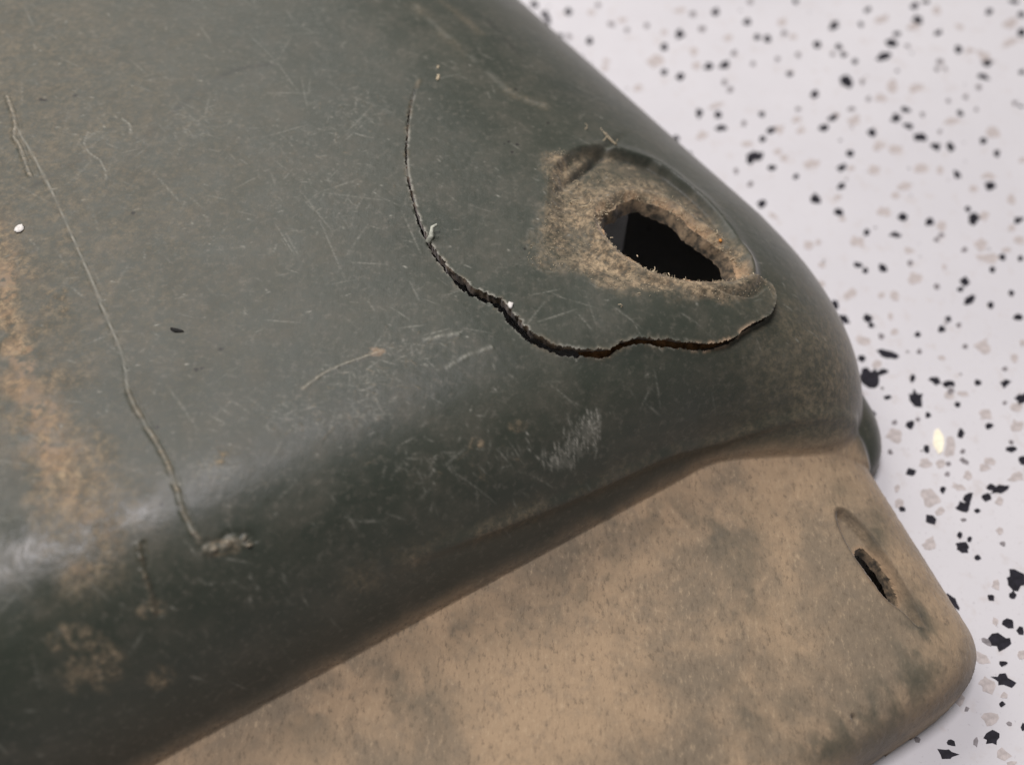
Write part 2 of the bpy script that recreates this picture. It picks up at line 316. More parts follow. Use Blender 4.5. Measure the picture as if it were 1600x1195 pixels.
BURRS = [(0.17831,-0.21175),(0.1737,-0.21562),(0.17036,-0.22458),(0.14944,-0.19811),(0.14248,-0.19064),(0.1446,-0.18772),(0.14898,-0.15531),(0.1488,-0.14949),(0.1491,-0.14645),(0.15534,-0.1432),(0.15937,-0.13892),(0.14526,-0.16787),(0.15126,-0.18024),(0.18777,-0.14103),(0.18248,-0.1292),(0.1831,-0.16054),(0.18159,-0.16865),(0.12774,-0.1374),(0.18744,-0.15449)]
FLAP_BURR = [(0.08349,-0.19815)]
CRUMBS = {'orange':[(0.18792,-0.15053),(0.18315,-0.12957),(0.13975,-0.11769),(0.0905,-0.14798)],'white':[(-0.04652,-0.27696)],'tan':[(0.12832,-0.27575),(0.13176,-0.28214)],'glint':[(0.09277,-0.15617)]}
CHIPS = [('b',17658,48141,190,0,-37,-233),('b',19591,45815,402,413,104,-275),('b',22031,47407,304,227,41,-228),('b',21317,46000,131,-175,-109,-164),('b',25003,47773,323,321,77,-241),('b',25798,48141,256,65,-27,-230),('b',24835,46356,241,-262,-213,-349),('b',23340,45157,254,0,-51,-237),('b',22881,44298,348,-151,-133,-337),('b',22098,43114,431,258,36,-330),('b',26697,43732,252,238,84,-265),('b',25852,45233,282,136,1,-223),('b',29464,47186,243,173,30,-269),('b',31259,48141,272,-80,-82,-205),('b',31365,46871,215,0,-93,-325),('b',30888,45279,265,0,-109,-379),('b',28103,42605,373,46,-59,-284),('b',27561,41388,344,-115,-89,-216),('b',29943,41814,21,-192,-231,-156),('b',14794,44824,211,0,-41,-298),('b',15401,44673,180,-176,-151,-284),('b',18339,44193,252,0,-53,-310),('b',19584,43999,209,0,-45,-247),('b',19734,43290,208,0,-46,-244),('b',20286,42677,176,0,-44,-226),('b',16293,41629,205,0,-37,-236),('b',19503,41007,253,-313,-234,-346),('b',17463,39950,252,0,-61,-357),('b',22416,38699,240,-138,-107,-223),('b',21724,38019,354,42,-53,-342),('b',22298,37440,336,-168,-95,-207),('b',20089,36892,269,0,-71,-349),('b',22707,36505,368,-45,-97,-332),('b',23462,35867,272,-153,-141,-278),('b',24268,35854,200,298,152,-148),('b',26174,36275,204,0,-74,-279),('b',26686,35312,183,0,-75,-273),('b',25458,38432,150,-153,-128,-192),('b',18150,38019,301,175,38,-249),('b',17484,37309,294,0,-45,-257),('b',14179,38298,198,0,-33,-235),('b',13934,36428,157,-140,-117,-208),('b',14530,37113,297,139,27,-228),('b',13503,35137,336,0,-54,-388),('b',14142,34269,247,0,-32,-217),('b',15367,33635,189,0,-38,-239),('b',17957,34269,285,96,3,-221),('b',18600,35337,121,-176,-169,-210),('b',17719,32938,217,200,96,-214),('b',24129,33781,92,-335,-182,-138),('b',25677,32938,238,-131,-158,-291),('g',19094,43349,146,0,-39,-214),('g',20405,40965,142,0,-52,-262),('g',16476,45203,201,0,-39,-253),('g',26066,39689,110,-114,-114,-172),('g',27037,40518,162,0,-61,-231),('g',25338,42677,238,0,-54,-226),('g',28781,39212,170,0,-64,-225),('g',17028,43261,156,0,-37,-228),('g',15744,42895,155,0,-32,-212),('g',20488,39580,130,0,-43,-213),('g',19314,38740,224,0,-33,-174),('g',16299,38740,169,0,-34,-209),('g',22630,41885,133,0,-39,-178),('g',26446,38740,129,0,-47,-181),('g',25033,39416,130,0,-42,-170),('g',24983,42029,154,0,-46,-193),('g',25488,42072,134,0,-47,-194),('g',23280,38298,149,0,-48,-207),('g',23700,44029,157,0,-38,-170),('g',23945,36983,127,0,-39,-162),('e',16526,46201,267,0,-55,-361),('e',16988,44900,238,0,-43,-275),('e',22748,46465,478,236,11,-341),('e',24507,45815,426,0,-90,-399),('e',26244,47297,259,0,-98,-410),('e',27265,45784,342,-97,-102,-275),('e',30431,46124,522,248,-18,-452),('e',29940,44373,484,227,-10,-292),('e',28039,43114,213,-390,-341,-406),('e',27323,43629,313,0,-75,-291),('e',22061,40615,451,211,18,-441),('e',23379,40406,453,210,10,-372),('e',21218,39607,304,-80,-111,-335),('e',19336,37860,370,0,-86,-444),('e',16123,37940,321,0,-42,-261),('e',14964,37178,343,0,-61,-405),('e',16168,37048,245,0,-49,-303),('e',24827,37808,557,66,-50,-273),('e',26939,36854,347,-352,-241,-348),('e',20305,35892,363,0,-68,-329),('e',21135,35639,421,-51,-91,-326),('e',16454,34577,513,94,-23,-349),('e',19651,34049,342,0,-84,-411),('e',22178,34122,418,0,-87,-380),('e',23280,34147,214,0,-77,-317),('e',14658,35450,217,0,-39,-261),('e',14923,34949,263,0,-45,-290),('e',21048,32938,438,97,-24,-274),('e',25753,33659,410,-49,-84,-251),('e',18453,34233,214,0,-43,-223),('e',27952,34825,239,0,-65,-226),('e',18360,38232,255,118,20,-259),('b',13246,31678,226,214,116,-231),('b',16146,32075,227,-198,-167,-274),('b',17220,31157,222,-151,-117,-216),('b',20483,30780,291,-70,-100,-280),('b',21827,30495,251,0,-72,-306),('b',19851,29608,360,-85,-64,-182),('b',18402,29764,154,0,-46,-232),('b',24070,31353,107,-162,-149,-165),('b',24199,30723,255,361,198,-183),('b',26509,30575,327,70,-36,-244),('b',14622,27025,286,0,-52,-316),('b',17538,27660,225,-25,-47,-176),('b',17848,27288,159,0,-37,-186),('b',18749,27458,145,-195,-156,-177),('b',24995,28120,169,0,-65,-234),('b',25905,28066,151,0,-58,-201),('b',24305,27373,150,0,-51,-187),('b',22690,26638,267,108,10,-264),('b',22365,26120,157,0,-41,-160),('b',22656,25527,271,326,124,-136),('b',23618,25143,172,0,-59,-219),('b',24852,25935,148,0,-54,-191),('b',15892,25163,259,0,-55,-303),('b',15370,24553,180,0,-27,-155),('b',16178,24384,277,-174,-112,-195),('b',17385,24424,219,-106,-109,-217),('b',17482,24010,137,0,-33,-164),('b',15859,23639,177,307,148,-92),('b',15781,22906,172,-169,-143,-184),('b',16630,22092,197,0,-41,-210),('b',17907,22346,455,-177,-95,-202),('b',19626,23445,164,0,-42,-184),('b',21312,24355,171,0,-40,-164),('b',20857,23765,199,79,13,-205),('g',20207,27777,142,0,-40,-177),('g',23198,28629,152,0,-43,-170),('g',21220,26306,152,145,74,-129),('g',17830,23329,154,0,-36,-173),('g',19463,22487,135,0,-36,-159),('g',21713,23990,137,0,-39,-153),('g',14359,28303,143,0,-28,-179),('g',21919,29298,153,0,-36,-149),('g',22220,29575,163,0,-39,-162),('g',21745,22772,117,0,-35,-139),('e',20456,32286,233,0,-53,-244),('e',19553,31180,405,0,-69,-328),('e',22405,30156,273,0,-96,-396),('e',24791,30894,275,0,-94,-355),('e',26601,31993,279,0,-137,-484),('e',26052,30044,205,0,-74,-262),('e',26179,29265,271,0,-98,-343),('e',24097,28935,360,0,-105,-397),('e',24267,28120,757,0,-93,-346),('e',25388,28607,269,0,-47,-169),('e',17830,29154,404,-205,-155,-322),('e',15237,28935,279,0,-49,-295),('e',15784,29099,158,0,-34,-200),('e',20345,28585,260,-95,-90,-207),('e',20198,26794,390,240,84,-352),('e',16803,25812,321,200,77,-275),('e',19046,25761,239,0,-69,-317),('e',18337,25761,174,0,-44,-212),('e',15449,26430,262,0,-37,-215),('e',15754,27692,186,0,-35,-199),('e',16931,23088,408,0,-64,-321),('e',18523,24483,162,0,-49,-231),('e',18542,23619,228,0,-40,-185),('e',22599,22801,384,0,-106,-399),('e',23895,22110,111,-152,-180,-181),('e',17306,21765,245,0,-48,-234),('e',20463,22139,179,0,-43,-178),('e',24548,22992,136,0,-52,-182),('e',13707,30871,235,-155,-71,-140),('e',17343,32169,214,0,-38,-207),('e',17332,30666,183,0,-33,-177),('e',24746,32760,281,0,-58,-222),('e',21897,27532,133,0,-40,-165),('b',16776,21045,147,-495,-420,-248),('b',17439,21326,280,82,4,-162),('b',16124,20186,98,-461,-170,-82),('b',17436,19976,252,49,-7,-130),('b',16534,19058,136,258,133,-60),('b',18825,21017,171,0,-45,-198),('b',19839,20877,245,-195,-126,-171),('b',20441,20710,303,-65,-73,-183),('b',18764,19867,121,-438,-318,-183),('b',18155,18572,229,-74,-101,-218),('b',19091,19058,159,0,-37,-159),('b',20563,19596,160,0,-40,-161),('b',21809,20784,162,0,-44,-166),('b',23103,20757,282,132,25,-197),('b',23663,19912,312,0,-95,-329),('b',20345,18109,165,0,-61,-243),('b',21729,18484,192,0,-37,-137),('b',22416,17317,237,0,-40,-143),('b',18625,17334,164,0,-53,-228),('b',17646,16200,213,0,-46,-204),('b',18863,15364,151,0,-44,-181),('b',16880,14443,150,0,-31,-142),('b',19892,14985,186,234,146,-108),('b',19582,14562,312,0,-62,-244),('b',20999,15486,190,0,-39,-145),('b',21385,15389,392,173,26,-164),('b',20685,15017,252,89,13,-177),('b',18049,13987,189,-136,-165,-212),('b',20107,14380,133,0,-32,-124),('b',19086,13274,123,0,-43,-172),('b',19439,13082,114,0,-31,-120),('b',19065,12702,302,-46,-101,-259),('b',19559,12289,153,0,-37,-142),('g',23303,21533,127,0,-38,-137),('g',20148,16725,149,-113,-101,-130),('g',20216,17232,121,0,-34,-133),('g',20808,12892,130,0,-33,-119),('g',16958,17173,129,0,-28,-133),('g',17470,18660,132,0,-30,-138),('g',22766,19686,111,0,-35,-126),('g',20426,20323,179,0,-51,-205),('g',19410,13971,116,0,-27,-105),('g',18568,18837,114,0,-27,-119),('g',19231,16101,110,0,-29,-120),('g',22513,17660,104,0,-32,-115),('g',19430,16600,128,0,-28,-112),('e',17339,18048,370,0,-83,-387),('e',21750,19147,353,0,-86,-323),('e',23257,19461,288,0,-71,-251),('e',22979,18484,328,0,-104,-367),('e',19725,17488,232,570,210,-43),('e',18400,16600,278,0,-60,-257),('e',19058,16641,235,0,-56,-234),('e',20987,16433,256,0,-59,-223),('e',21295,16725,257,0,-51,-188),('e',20130,16060,191,0,-65,-253),('e',22266,15977,391,36,-47,-229),('e',19569,15486,285,-124,-88,-149),('e',18242,14961,128,-426,-323,-175),('e',18509,14364,208,0,-53,-221),('e',17726,12930,355,124,27,-239),('e',16590,12892,285,0,-47,-212),('e',16799,14681,229,0,-58,-267),('e',20842,13466,181,0,-47,-172),('e',21197,14841,188,0,-55,-201),('e',20329,20094,245,0,-63,-255),('e',20950,20186,357,0,-34,-133),('e',16890,15445,168,0,-49,-227),('b',20897,11348,438,0,-114,-404),('b',19709,10593,154,-63,-89,-141),('b',20598,10683,141,0,-50,-176),('b',18086,10385,166,-286,-172,-120),('b',17843,9612,130,0,-40,-163),('b',20075,9525,155,-169,-181,-162),('b',20501,9236,162,0,-58,-201),('b',19623,8757,434,-79,-151,-331),('b',19469,7943,175,0,-32,-116),('b',19290,7296,388,-108,-126,-228),('b',18994,6401,117,0,-29,-104),('b',18269,5162,316,74,4,-242),('b',16676,4990,138,-51,-68,-107),('b',16413,4610,389,-32,-69,-203),('b',19571,5581,92,0,-42,-145),('g',17300,11425,125,0,-34,-145),('g',19048,8757,161,-137,-89,-91),('g',17608,5035,84,0,-47,-178),('g',15411,5118,138,0,-28,-122),('g',17571,6223,109,0,-26,-103),('e',20030,11120,175,0,-69,-254),('e',18632,8137,262,-275,-251,-224),('e',20276,8277,220,0,-67,-235),('e',18579,7140,195,-254,-227,-174),('e',18379,5874,318,100,29,-257),('e',18507,4591,341,0,-58,-211),('e',17416,6568,176,0,-56,-223),('e',19170,6735,157,0,-31,-112),('e',18758,4278,226,0,-24,-84),('e',19600,9598,147,0,-44,-163),('b',1388,47853,260,0,-5,-372),('b',2068,46824,265,-598,-188,-196),('b',2210,46201,241,0,-6,-305),('b',3495,47170,226,0,-13,-392),('b',2894,44900,201,0,-8,-298),('b',4664,44508,232,0,-14,-327),('b',4514,41743,195,0,-12,-266),('b',12596,47139,248,0,-47,-408),('b',10126,45127,307,0,-43,-456),('b',9078,43940,230,0,-34,-400),('b',14410,46201,246,0,-45,-337),('b',8953,41786,236,0,-27,-311),('b',9852,41388,235,0,-29,-308),('b',11555,42215,254,195,85,-297),('b',12551,42431,355,132,21,-333),('b',10639,38418,43,404,218,0),('b',11703,38298,208,0,-34,-290),('b',11692,37230,333,0,-32,-271),('b',9123,36467,224,0,-21,-227),('b',9700,35212,231,0,-27,-273),('b',13279,35037,484,342,94,-325),('b',10185,33684,218,0,-29,-277),('g',3432,44900,169,0,-9,-282),('g',4092,43041,197,0,-11,-273),('g',5339,47773,195,0,-14,-281),('g',6074,46000,235,0,-15,-272),('g',6994,45477,181,0,-17,-270),('g',11549,45585,276,0,-29,-270),('g',13244,43452,208,0,-34,-275),('g',12346,40965,163,0,-31,-262),('g',12660,40337,103,-220,-186,-194),('g',12183,34025,142,0,-30,-241),('g',12831,33081,179,0,-28,-211),('g',13038,37571,148,0,-36,-272),('g',11124,46934,204,0,-28,-277),('g',14251,42533,165,0,-37,-270),('g',14829,48093,174,0,-34,-250),('g',8199,45892,160,0,-18,-240),('e',4873,47139,270,0,-15,-327),('e',6742,46356,294,0,-20,-322),('e',8459,42750,466,0,-41,-511),('e',5573,42750,233,0,-12,-226),('e',5493,42172,206,0,-14,-268),('e',7283,40476,253,0,-23,-324),('e',10382,47297,378,0,-31,-328),('e',10880,43555,261,0,-43,-420),('e',10909,42388,284,0,-39,-374),('e',13035,44779,290,0,-38,-313),('e',11661,39009,448,217,34,-237),('e',8542,36789,219,-115,-84,-239),('e',10594,36660,414,0,-43,-401),('e',13090,36045,315,0,-30,-225),('e',9223,45279,212,0,-23,-269)]
CREAM_SPOT = [(0.1923,0.177),(0.1929,0.1868),(0.1919,0.1681),(0.1884,0.1776),(0.1971,0.1776)]

# ---------------------------------------------------------------- the moulded shell: one sheet in shell coordinates (s, t)
def axis(*runs):
    a = [np.arange(p, q - 1e-9, d) for p, q, d in runs]
    return np.concatenate(a + [[runs[-1][1]]])

SA = axis((-0.50, -0.14, 0.006), (-0.14, 0.03, 0.00065), (0.03, 0.235, 0.00042), (0.235, 0.256, 0.0003))
TA = axis((-0.70, -0.43, 0.006), (-0.43, -0.30, 0.00075), (-0.30, -0.085, 0.00042), (-0.085, 0.050, 0.0006))
NS, NTT = len(SA), len(TA)
S, T = np.meshgrid(SA, TA, indexing='ij')

def pos(s, t):
    x, y = xy(s, t)
    return np.stack([x, y, base_height(s, t)], -1)

def nrm(s, t, e=3e-4):
    gs = (base_height(s + e, t) - base_height(s - e, t)) / (2 * e)
    gt = (base_height(s, t + e) - base_height(s, t - e)) / (2 * e)
    n = np.stack([-(gs * E1[0] + gt * E2[0]), -(gs * E1[1] + gt * E2[1]), np.ones_like(gs)], -1)
    return n / np.linalg.norm(n, axis=-1, keepdims=True)

def block(pts, pad):
    p = np.asarray(pts)
    i0 = max(0, np.searchsorted(SA, p[:, 0].min() - pad) - 1); i1 = min(NS, np.searchsorted(SA, p[:, 0].max() + pad) + 1)
    j0 = max(0, np.searchsorted(TA, p[:, 1].min() - pad) - 1); j1 = min(NTT, np.searchsorted(TA, p[:, 1].max() + pad) + 1)
    return slice(i0, i1), slice(j0, j1)

def polydist(P, s, t, pts, closed=False):
    """3-D distance to a line on the surface, arc position 0..1, side sign in (s, t)"""
    st_ = np.asarray(pts, float)
    if closed: st_ = np.vstack([st_, st_[:1]])
    Q = pos(st_[:, 0], st_[:, 1])
    seg = np.linalg.norm(np.diff(Q, axis=0), axis=1); cum = np.concatenate([[0], np.cumsum(seg)])
    best = np.full(s.shape, 1e9); u = np.zeros(s.shape); side = np.zeros(s.shape)
    for i in range(len(Q) - 1):
        d = Q[i + 1] - Q[i]; l2 = max(float(d @ d), 1e-14)
        k = np.clip(((P - Q[i]) @ d) / l2, 0, 1)
        dist = np.linalg.norm(P - (Q[i] + k[..., None] * d), axis=-1)
        ds, dt = st_[i + 1] - st_[i]
        sg = ds * (t - st_[i, 1]) - dt * (s - st_[i, 0])
        m = dist < best
        best = np.where(m, dist, best); u = np.where(m, (cum[i] + k * seg[i]) / cum[-1], u); side = np.where(m, sg, side)
    return best, u, np.sign(side)

def inpoly(s, t, pts):
    r = np.zeros(s.shape, bool); n = len(pts); j = n - 1
    for i in range(n):
        a, b = pts[i]; c, d = pts[j]
        with np.errstate(divide='ignore', invalid='ignore'):
            r ^= ((b > t) != (d > t)) & (s < (c - a) * (t - b) / (d - b) + a)
        j = i
    return r

def smooth_loop(pts, n=3, closed=True):
    p = np.asarray(pts, float)
    for _ in range(n):
        if closed:
            q = np.roll(p, -1, 0)
            p = np.stack([0.75 * p + 0.25 * q, 0.25 * p + 0.75 * q], 1).reshape(-1, 2)
        else:
            a = p[:-1]; b = p[1:]
            p = np.vstack([p[:1], np.stack([0.75 * a + 0.25 * b, 0.25 * a + 0.75 * b], 1).reshape(-1, 2), p[-1:]])
    return p

B0 = pos(S, T); N0 = nrm(S, T)
disp = np.zeros(S.shape)
MARK = np.zeros(S.shape + (4,), np.float32)      # dirt, rubbed, dark spot and painted shade, orange
gone = np.zeros(S.shape, bool)
POL = np.zeros(S.shape, np.float32)              # rubbed to a polish
SS, TT = S.copy(), T.copy()                      # sheet points, slid onto the edges of openings

def paint(ch, sl, val):
    MARK[sl[0], sl[1], ch] = np.maximum(MARK[sl[0], sl[1], ch], val)

# slow unevenness of the moulding
disp += 0.0006 * (fbm(S * 14, T * 14, 2, 1) - 0.5) + 0.00010 * (fbm(S * 420, T * 420, 2, 5) - 0.5)

# worn countersink round the big hole
hole = smooth_loop(HOLE, 2)
sl = block(RECESS, 0.02); s, t = S[sl], T[sl]; P = B0[sl]
rl = smooth_loop(RECESS, 2)
d, u, _ = polydist(P, s, t, rl, True); ins = inpoly(s, t, rl)
cs, ct = np.mean(RECESS, axis=0)
ang = np.arctan2(t - ct, s - cs)
d = np.maximum(d + np.where(ins, 1, -1) * 0.0022 * (fbm(s * 130, t * 130, 3, 17) - 0.5), 0)
front = 0.5 + 0.5 * np.cos(ang - math.radians(150))       # 1 towards the front left, 0 towards the back right
wid = 0.0022 + 0.0085 * front
depth = 0.0040 - 0.0014 * front
disp[sl] -= np.where(ins, depth * sstep(0, 1, d / wid), 0)
disp[sl] += np.where(~ins, 0.0007 * np.exp(-(d / 0.0035) ** 2), 0.0007 * np.exp(-(d / 0.0012) ** 2)) * (1 - front)
dh, uh, _ = polydist(P, s, t, hole, True); inh = inpoly(s, t, hole)
fray = fbm(s * 1500, t * 1500, 3, 3)
disp[sl] += np.where(inh, 0, 0.0024 * np.exp(-((dh - 0.0040) / 0.0032) ** 2) - 0.0010 * np.exp(-(dh / 0.0013) ** 2)) * (0.6 + 0.8 * fbm(s * 120, t * 120, 3, 19))
dm = np.array(DIMPLE); r1 = dm[1] - dm[0]; r2 = dm[2] - dm[0]; det = r1[0] * r2[1] - r1[1] * r2[0]
da = ((s - dm[0, 0]) * r2[1] - (t - dm[0, 1]) * r2[0]) / det; db = ((t - dm[0, 1]) * r1[0] - (s - dm[0, 0]) * r1[1]) / det
dimp = np.exp(-(da ** 2 + db ** 2) * 1.2)
disp[sl] -= 0.0034 * dimp
# fibrous dirt-filled wear
d2, _, _ = polydist(P, s, t, smooth_loop(WORN, 2), True); in2 = inpoly(s, t, smooth_loop(WORN, 2))
sd = np.where(in2, d2, -d2) + 0.011 * (fbm(s * 160, t * 160, 4, 9) - 0.5)
wear = sstep(-0.0035, 0.0050, sd) * (0.40 + 0.60 * sstep(0.30, 0.62, fbm(s * 70, t * 70, 4, 12)))
disp[sl] += wear * 0.0011 * (fbm(s * 900, t * 900, 3, 15) - 0.5)
wear = wear * (0.60 + 0.65 * fbm(s * 1100, t * 1100, 2, 21))
wear = np.maximum(wear, ins * sstep(0, 0.004, d) * (0.25 + 0.55 * sstep(0.3, 0.65, fbm(s * 150, t * 150, 4, 14))))
wear = wear * (1 - 0.65 * dimp) * (0.70 + 0.30 * sstep(0.018, 0.006, dh) + 0.2 * front)
paint(0, sl, np.clip(wear, 0, 1))
paint(0, sl, 0.95 * np.exp(-(dh / 0.0022) ** 2))
paint(3, sl, 0.55 * np.exp(-(dh / 0.0028) ** 2) * sstep(0.35, 0.65, fbm(s * 180, t * 180, 3, 31)))
paint(2, sl, np.clip(0.75 * dimp * sstep(0.3, 0.7, fbm(s * 220, t * 220, 3, 35)), 0, 0.7))  # shade of the dimple's hollow, put into the colour
paint(2, sl, np.clip(0.35 * ins * sstep(0.25, 0.02, front) * np.exp(-((d - 0.003) / 0.0035) ** 2) * (0.6 + 0.8 * fbm(s * 200, t * 200, 3, 33)), 0, 0.8))  # shade inside the recess's back step, painted in

# the crack and its lifted flap
CW = np.array([0.2, .5, .8, 1, 1.0, 1.1, 1.2, 1.4, 1.6, 2.0, 2.6, 3.4, 4.2, 4.4, 4.4, 4.4, 4.4, 4.4, 4.2, 4, 4, 4, 3.6, 3, 3, 3, 3.0, 3.6, 4, 4, 4, 3.8, 3.4, 2.8, 2.2, 2, 1.6, 1.5, 1.4, 1.4, 1.4, 1.4, 1.4, 1.4])
Qc = pos(*np.array(CRACK).T); lc = np.concatenate([[0], np.cumsum(np.linalg.norm(np.diff(Qc, axis=0), axis=1))]); lc /= lc[-1]
sl = block(CRACK, 0.05); s, t = S[sl], T[sl]; P = B0[sl]
crack_line = smooth_loop(CRACK, 1, False)
dc, uc, sc = polydist(P, s, t, crack_line)
rs, rt = 0.75 * np.array(CRACK[20]) + 0.25 * np.array([cs, ct])
ref = polydist(pos(np.array([rs]), np.array([rt])), np.array([rs]), np.array([rt]), crack_line)[2][0]
flap = sc == ref
lift = 0.0004 + 0.0015 * sstep(0.18, 0.55, uc) + 0.0015 * sstep(0.70, 0.92, uc)
lift *= sstep(0.0, 0.08, uc) * (1 - 0.55 * sstep(0.93, 1.0, uc))
disp[sl] += np.where(flap, lift * np.exp(-(dc / 0.020) ** 1.5), -0.35 * lift * np.exp(-(dc / 0.008) ** 2))
jag = 0.8 * (vnoise(uc * 90, sc * 3.0, 38) - 0.5) + vnoise(uc * 260, sc * 3.0, 40) - 0.5 + 0.7 * (vnoise(uc * 700, sc * 5.0, 44) - 0.5)
half = np.interp(uc, lc, CW) * 0.00029 * (1 + (0.75 + 0.6 * sstep(0.5, 0.3, uc)) * jag)
disp[sl] += np.where(flap, 0.00018 * np.exp(-((dc - half) / 0.0007) ** 2), 0.0)
dis0 = dc - half
narrow = half < 0.00030
disp[sl] -= np.where(narrow, 0.0006 * np.exp(-(dc / 0.0005) ** 2) * sstep(0.0, 0.05, uc), 0)
paint(2, sl, np.where(narrow, 0.8 * np.exp(-(dc / 0.00045) ** 2) * sstep(0, 0.04, uc), 0))
lipn = sstep(0.35, 0.65, vnoise(uc * 170, sc * 0, 47))
paint(1, sl, np.where(flap, (0.62 - 0.46 * sstep(0.5, 0.7, uc)) * np.exp(-((dis0 - 0.0002) / 0.0006) ** 2) * (0.2 + 0.8 * lipn), 0.32 * np.exp(-(dis0 / 0.0005) ** 2) * lipn) * sstep(0.01, 0.06, uc))
paint(0, sl, 0.25 * np.exp(-(dis0 / 0.0010) ** 2) * sstep(0.45, 0.6, vnoise(uc * 60, 0 * uc, 50)))
paint(3, sl, 0.7 * np.exp(-(dis0 / 0.0008) ** 2) * sstep(0.74, 0.80, uc) * sstep(0.90, 0.84, uc) * lipn)
paint(0, sl, np.where(flap, 0.55 * np.exp(-(dis0 / 0.0022) ** 2), 0) * sstep(0.90, 0.96, uc))

def cut_out(sl, phi):
    """remove the sheet where phi < 0 and slide the neighbouring points onto phi = 0"""
    ss, tt = S[sl], T[sl]
    gs = np.gradient(phi, SA[sl[0]], axis=0); gt = np.gradient(phi, TA[sl[1]], axis=1)
    g2 = np.maximum(gs ** 2 + gt ** 2, 0.25)
    cell = 0.00042
    near = (phi > 0) & (phi < 0.75 * cell * np.sqrt(g2)) | (phi <= 0) & (phi > -0.30 * cell * np.sqrt(g2))
    SS[sl] = np.where(near, ss - phi * gs / g2, SS[sl]); TT[sl] = np.where(near, tt - phi * gt / g2, TT[sl])
    gone[sl] |= (phi <= 0) & ~near

cut_out(sl, np.where(narrow, np.maximum(dis0, 0.0006), dis0))
sl = block(HOLE, 0.01); s, t = S[sl], T[sl]
dh, uh, _ = polydist(B0[sl], s, t, hole, True); inh = inpoly(s, t, hole)
phi = np.where(inh, -dh, dh) + 0.0006 * (vnoise(uh * 110, 0 * uh, 60) - 0.5) + 0.0020 * (vnoise(uh * 30, 0 * uh, 62) - 0.5)
cut_out(sl, phi)

# the slot in the ledge
sl = block(SLOT, 0.012); s, t = S[sl], T[sl]; P = B0[sl]
slot = smooth_loop(SLOT, 2); sh = smooth_loop(SLOT_HOLE, 2)
d, _, _ = polydist(P, s, t, slot, True); ins = inpoly(s, t, slot)
disp[sl] -= np.where(ins, 0.0042 * sstep(0, 0.0024, d), 0) - np.where(ins, 0, 0.0004 * np.exp(-(d / 0.0015) ** 2))
paint(2, sl, np.clip(0.45 * np.exp(-((d) / 0.0008) ** 2), 0, 1))
dh, uh, _ = polydist(P, s, t, sh, True); inh = inpoly(s, t, sh)
paint(3, sl, 0.35 * np.exp(-(dh / 0.0012) ** 2))
cut_out(sl, np.where(inh, -dh, dh) + 0.0005 * (vnoise(uh * 60, 0 * uh, 66) - 0.5))
sl = block(PIN, 0.006); s, t = S[sl], T[sl]
d = np.hypot(s - PIN[0][0], t - PIN[0][1])
disp[sl] -= 0.0016 * np.exp(-(d / 0.0010) ** 2)
d1 = np.hypot(s - PIN[0][0] + 0.0016, t - PIN[0][1] + 0.0006)
disp[sl] += 0.0008 * np.exp(-(d1 / 0.0009) ** 2)
paint(1, sl, 0.6 * np.exp(-(d1 / 0.0007) ** 2)); paint(2, sl, 0.8 * np.exp(-(d / 0.0006) ** 2))

# a raised seam along the foot of the front wall
sl = block(SEAM, 0.02); d, u, _ = polydist(B0[sl], S[sl], T[sl], smooth_loop(SEAM, 2, False))
disp[sl] += 0.0011 * np.exp(-(d / 0.0030) ** 2) * sstep(0, 0.25, u)

# gouges
def gouge(pts, width, ridge, groove, light, ch=1, twist=0.0, smooth=2):
    ln = smooth_loop(pts, smooth, False)
    sl = block(ln, 8 * width); s, t = S[sl], T[sl]
    d, u, sg = polydist(B0[sl], s, t, ln)
    x = d * sg
    k = 1 + twist * (2.4 * vnoise(u * len(pts) * 4.5 + x / width, x / width * 0.4, 71) - 1.2)
    n = 0.5 + vnoise(u * 90, 0 * u, 70)
    end = sstep(0, 0.02, u) * sstep(1, 0.98, u)
    disp[sl] += end * (ridge * k * n * np.exp(-((x - width * 0.5) / width) ** 2) - groove * np.exp(-((x + width * 0.9) / (width * 0.7)) ** 2))
    paint(ch, sl, np.clip(light * n * np.exp(-((x - width * 0.3) / (width * 0.75)) ** 2) * (0.40 + 0.60 * k) * end, 0, 0.9))
    return sl, d, u

gouge(GOUGE, 0.00070, 0.00032, 0.00014, 0.26, 1, 0.6)
gouge(GOUGE[11:], 0.0009, 0.00022, 0.00016, 0.34, 0, 1.3)
gouge(GOUGE_TAIL, 0.0015, 0.0006, 0.0005, 0.42, 0, 1.3)
gouge(GOUGE_TAIL, 0.0012, 0.0, 0.0, 0.14, 1, 1.2)
gouge(GOUGE_TOP, 0.0009, 0.0007, 0.0003, 0.55, 0, 0.4)
gouge(GOUGE_TOP, 0.0007, 0.0, 0.0, 0.35, 1, 0.4)
gouge(CUT, 0.0010, 0.0004, 0.0007, 0.22, 0, 1.0)
gouge(SCAR, 0.0006, 0.0002, 0.0001, 0.26, 1, 1.0)
gouge(SCAR, 0.0009, 0.0, 0.0, 0.20, 0, 1.0)
gouge(SCAR2, 0.0011, 0.0001, 0.0, 0.20, 1, 1.2)
gouge(SCAR3, 0.0010, 0.0001, 0.0, 0.16, 1, 1.2)
gouge(CURL, 0.0004, 0.0002, 0.0, 0.30, 1)
gouge(CURL2, 0.0006, 0.0002, 0.0, 0.30, 1, 0.5)

def band(pts, width, ch, strength, f1, f2, off):
    ln = smooth_loop(pts, 2, False); sl = block(ln, 3 * width); s, t = S[sl], T[sl]
    d, u, sg = polydist(B0[sl], s, t, ln)
    m = np.exp(-(d / width) ** 2) * sstep(0.34, 0.62, fbm(s * f1, t * f1, 4, off)) * (0.4 + 0.9 * fbm(s * f2, t * f2, 3, off + 7))
    paint(ch, sl, np.clip(strength * m, 0, 0.95))

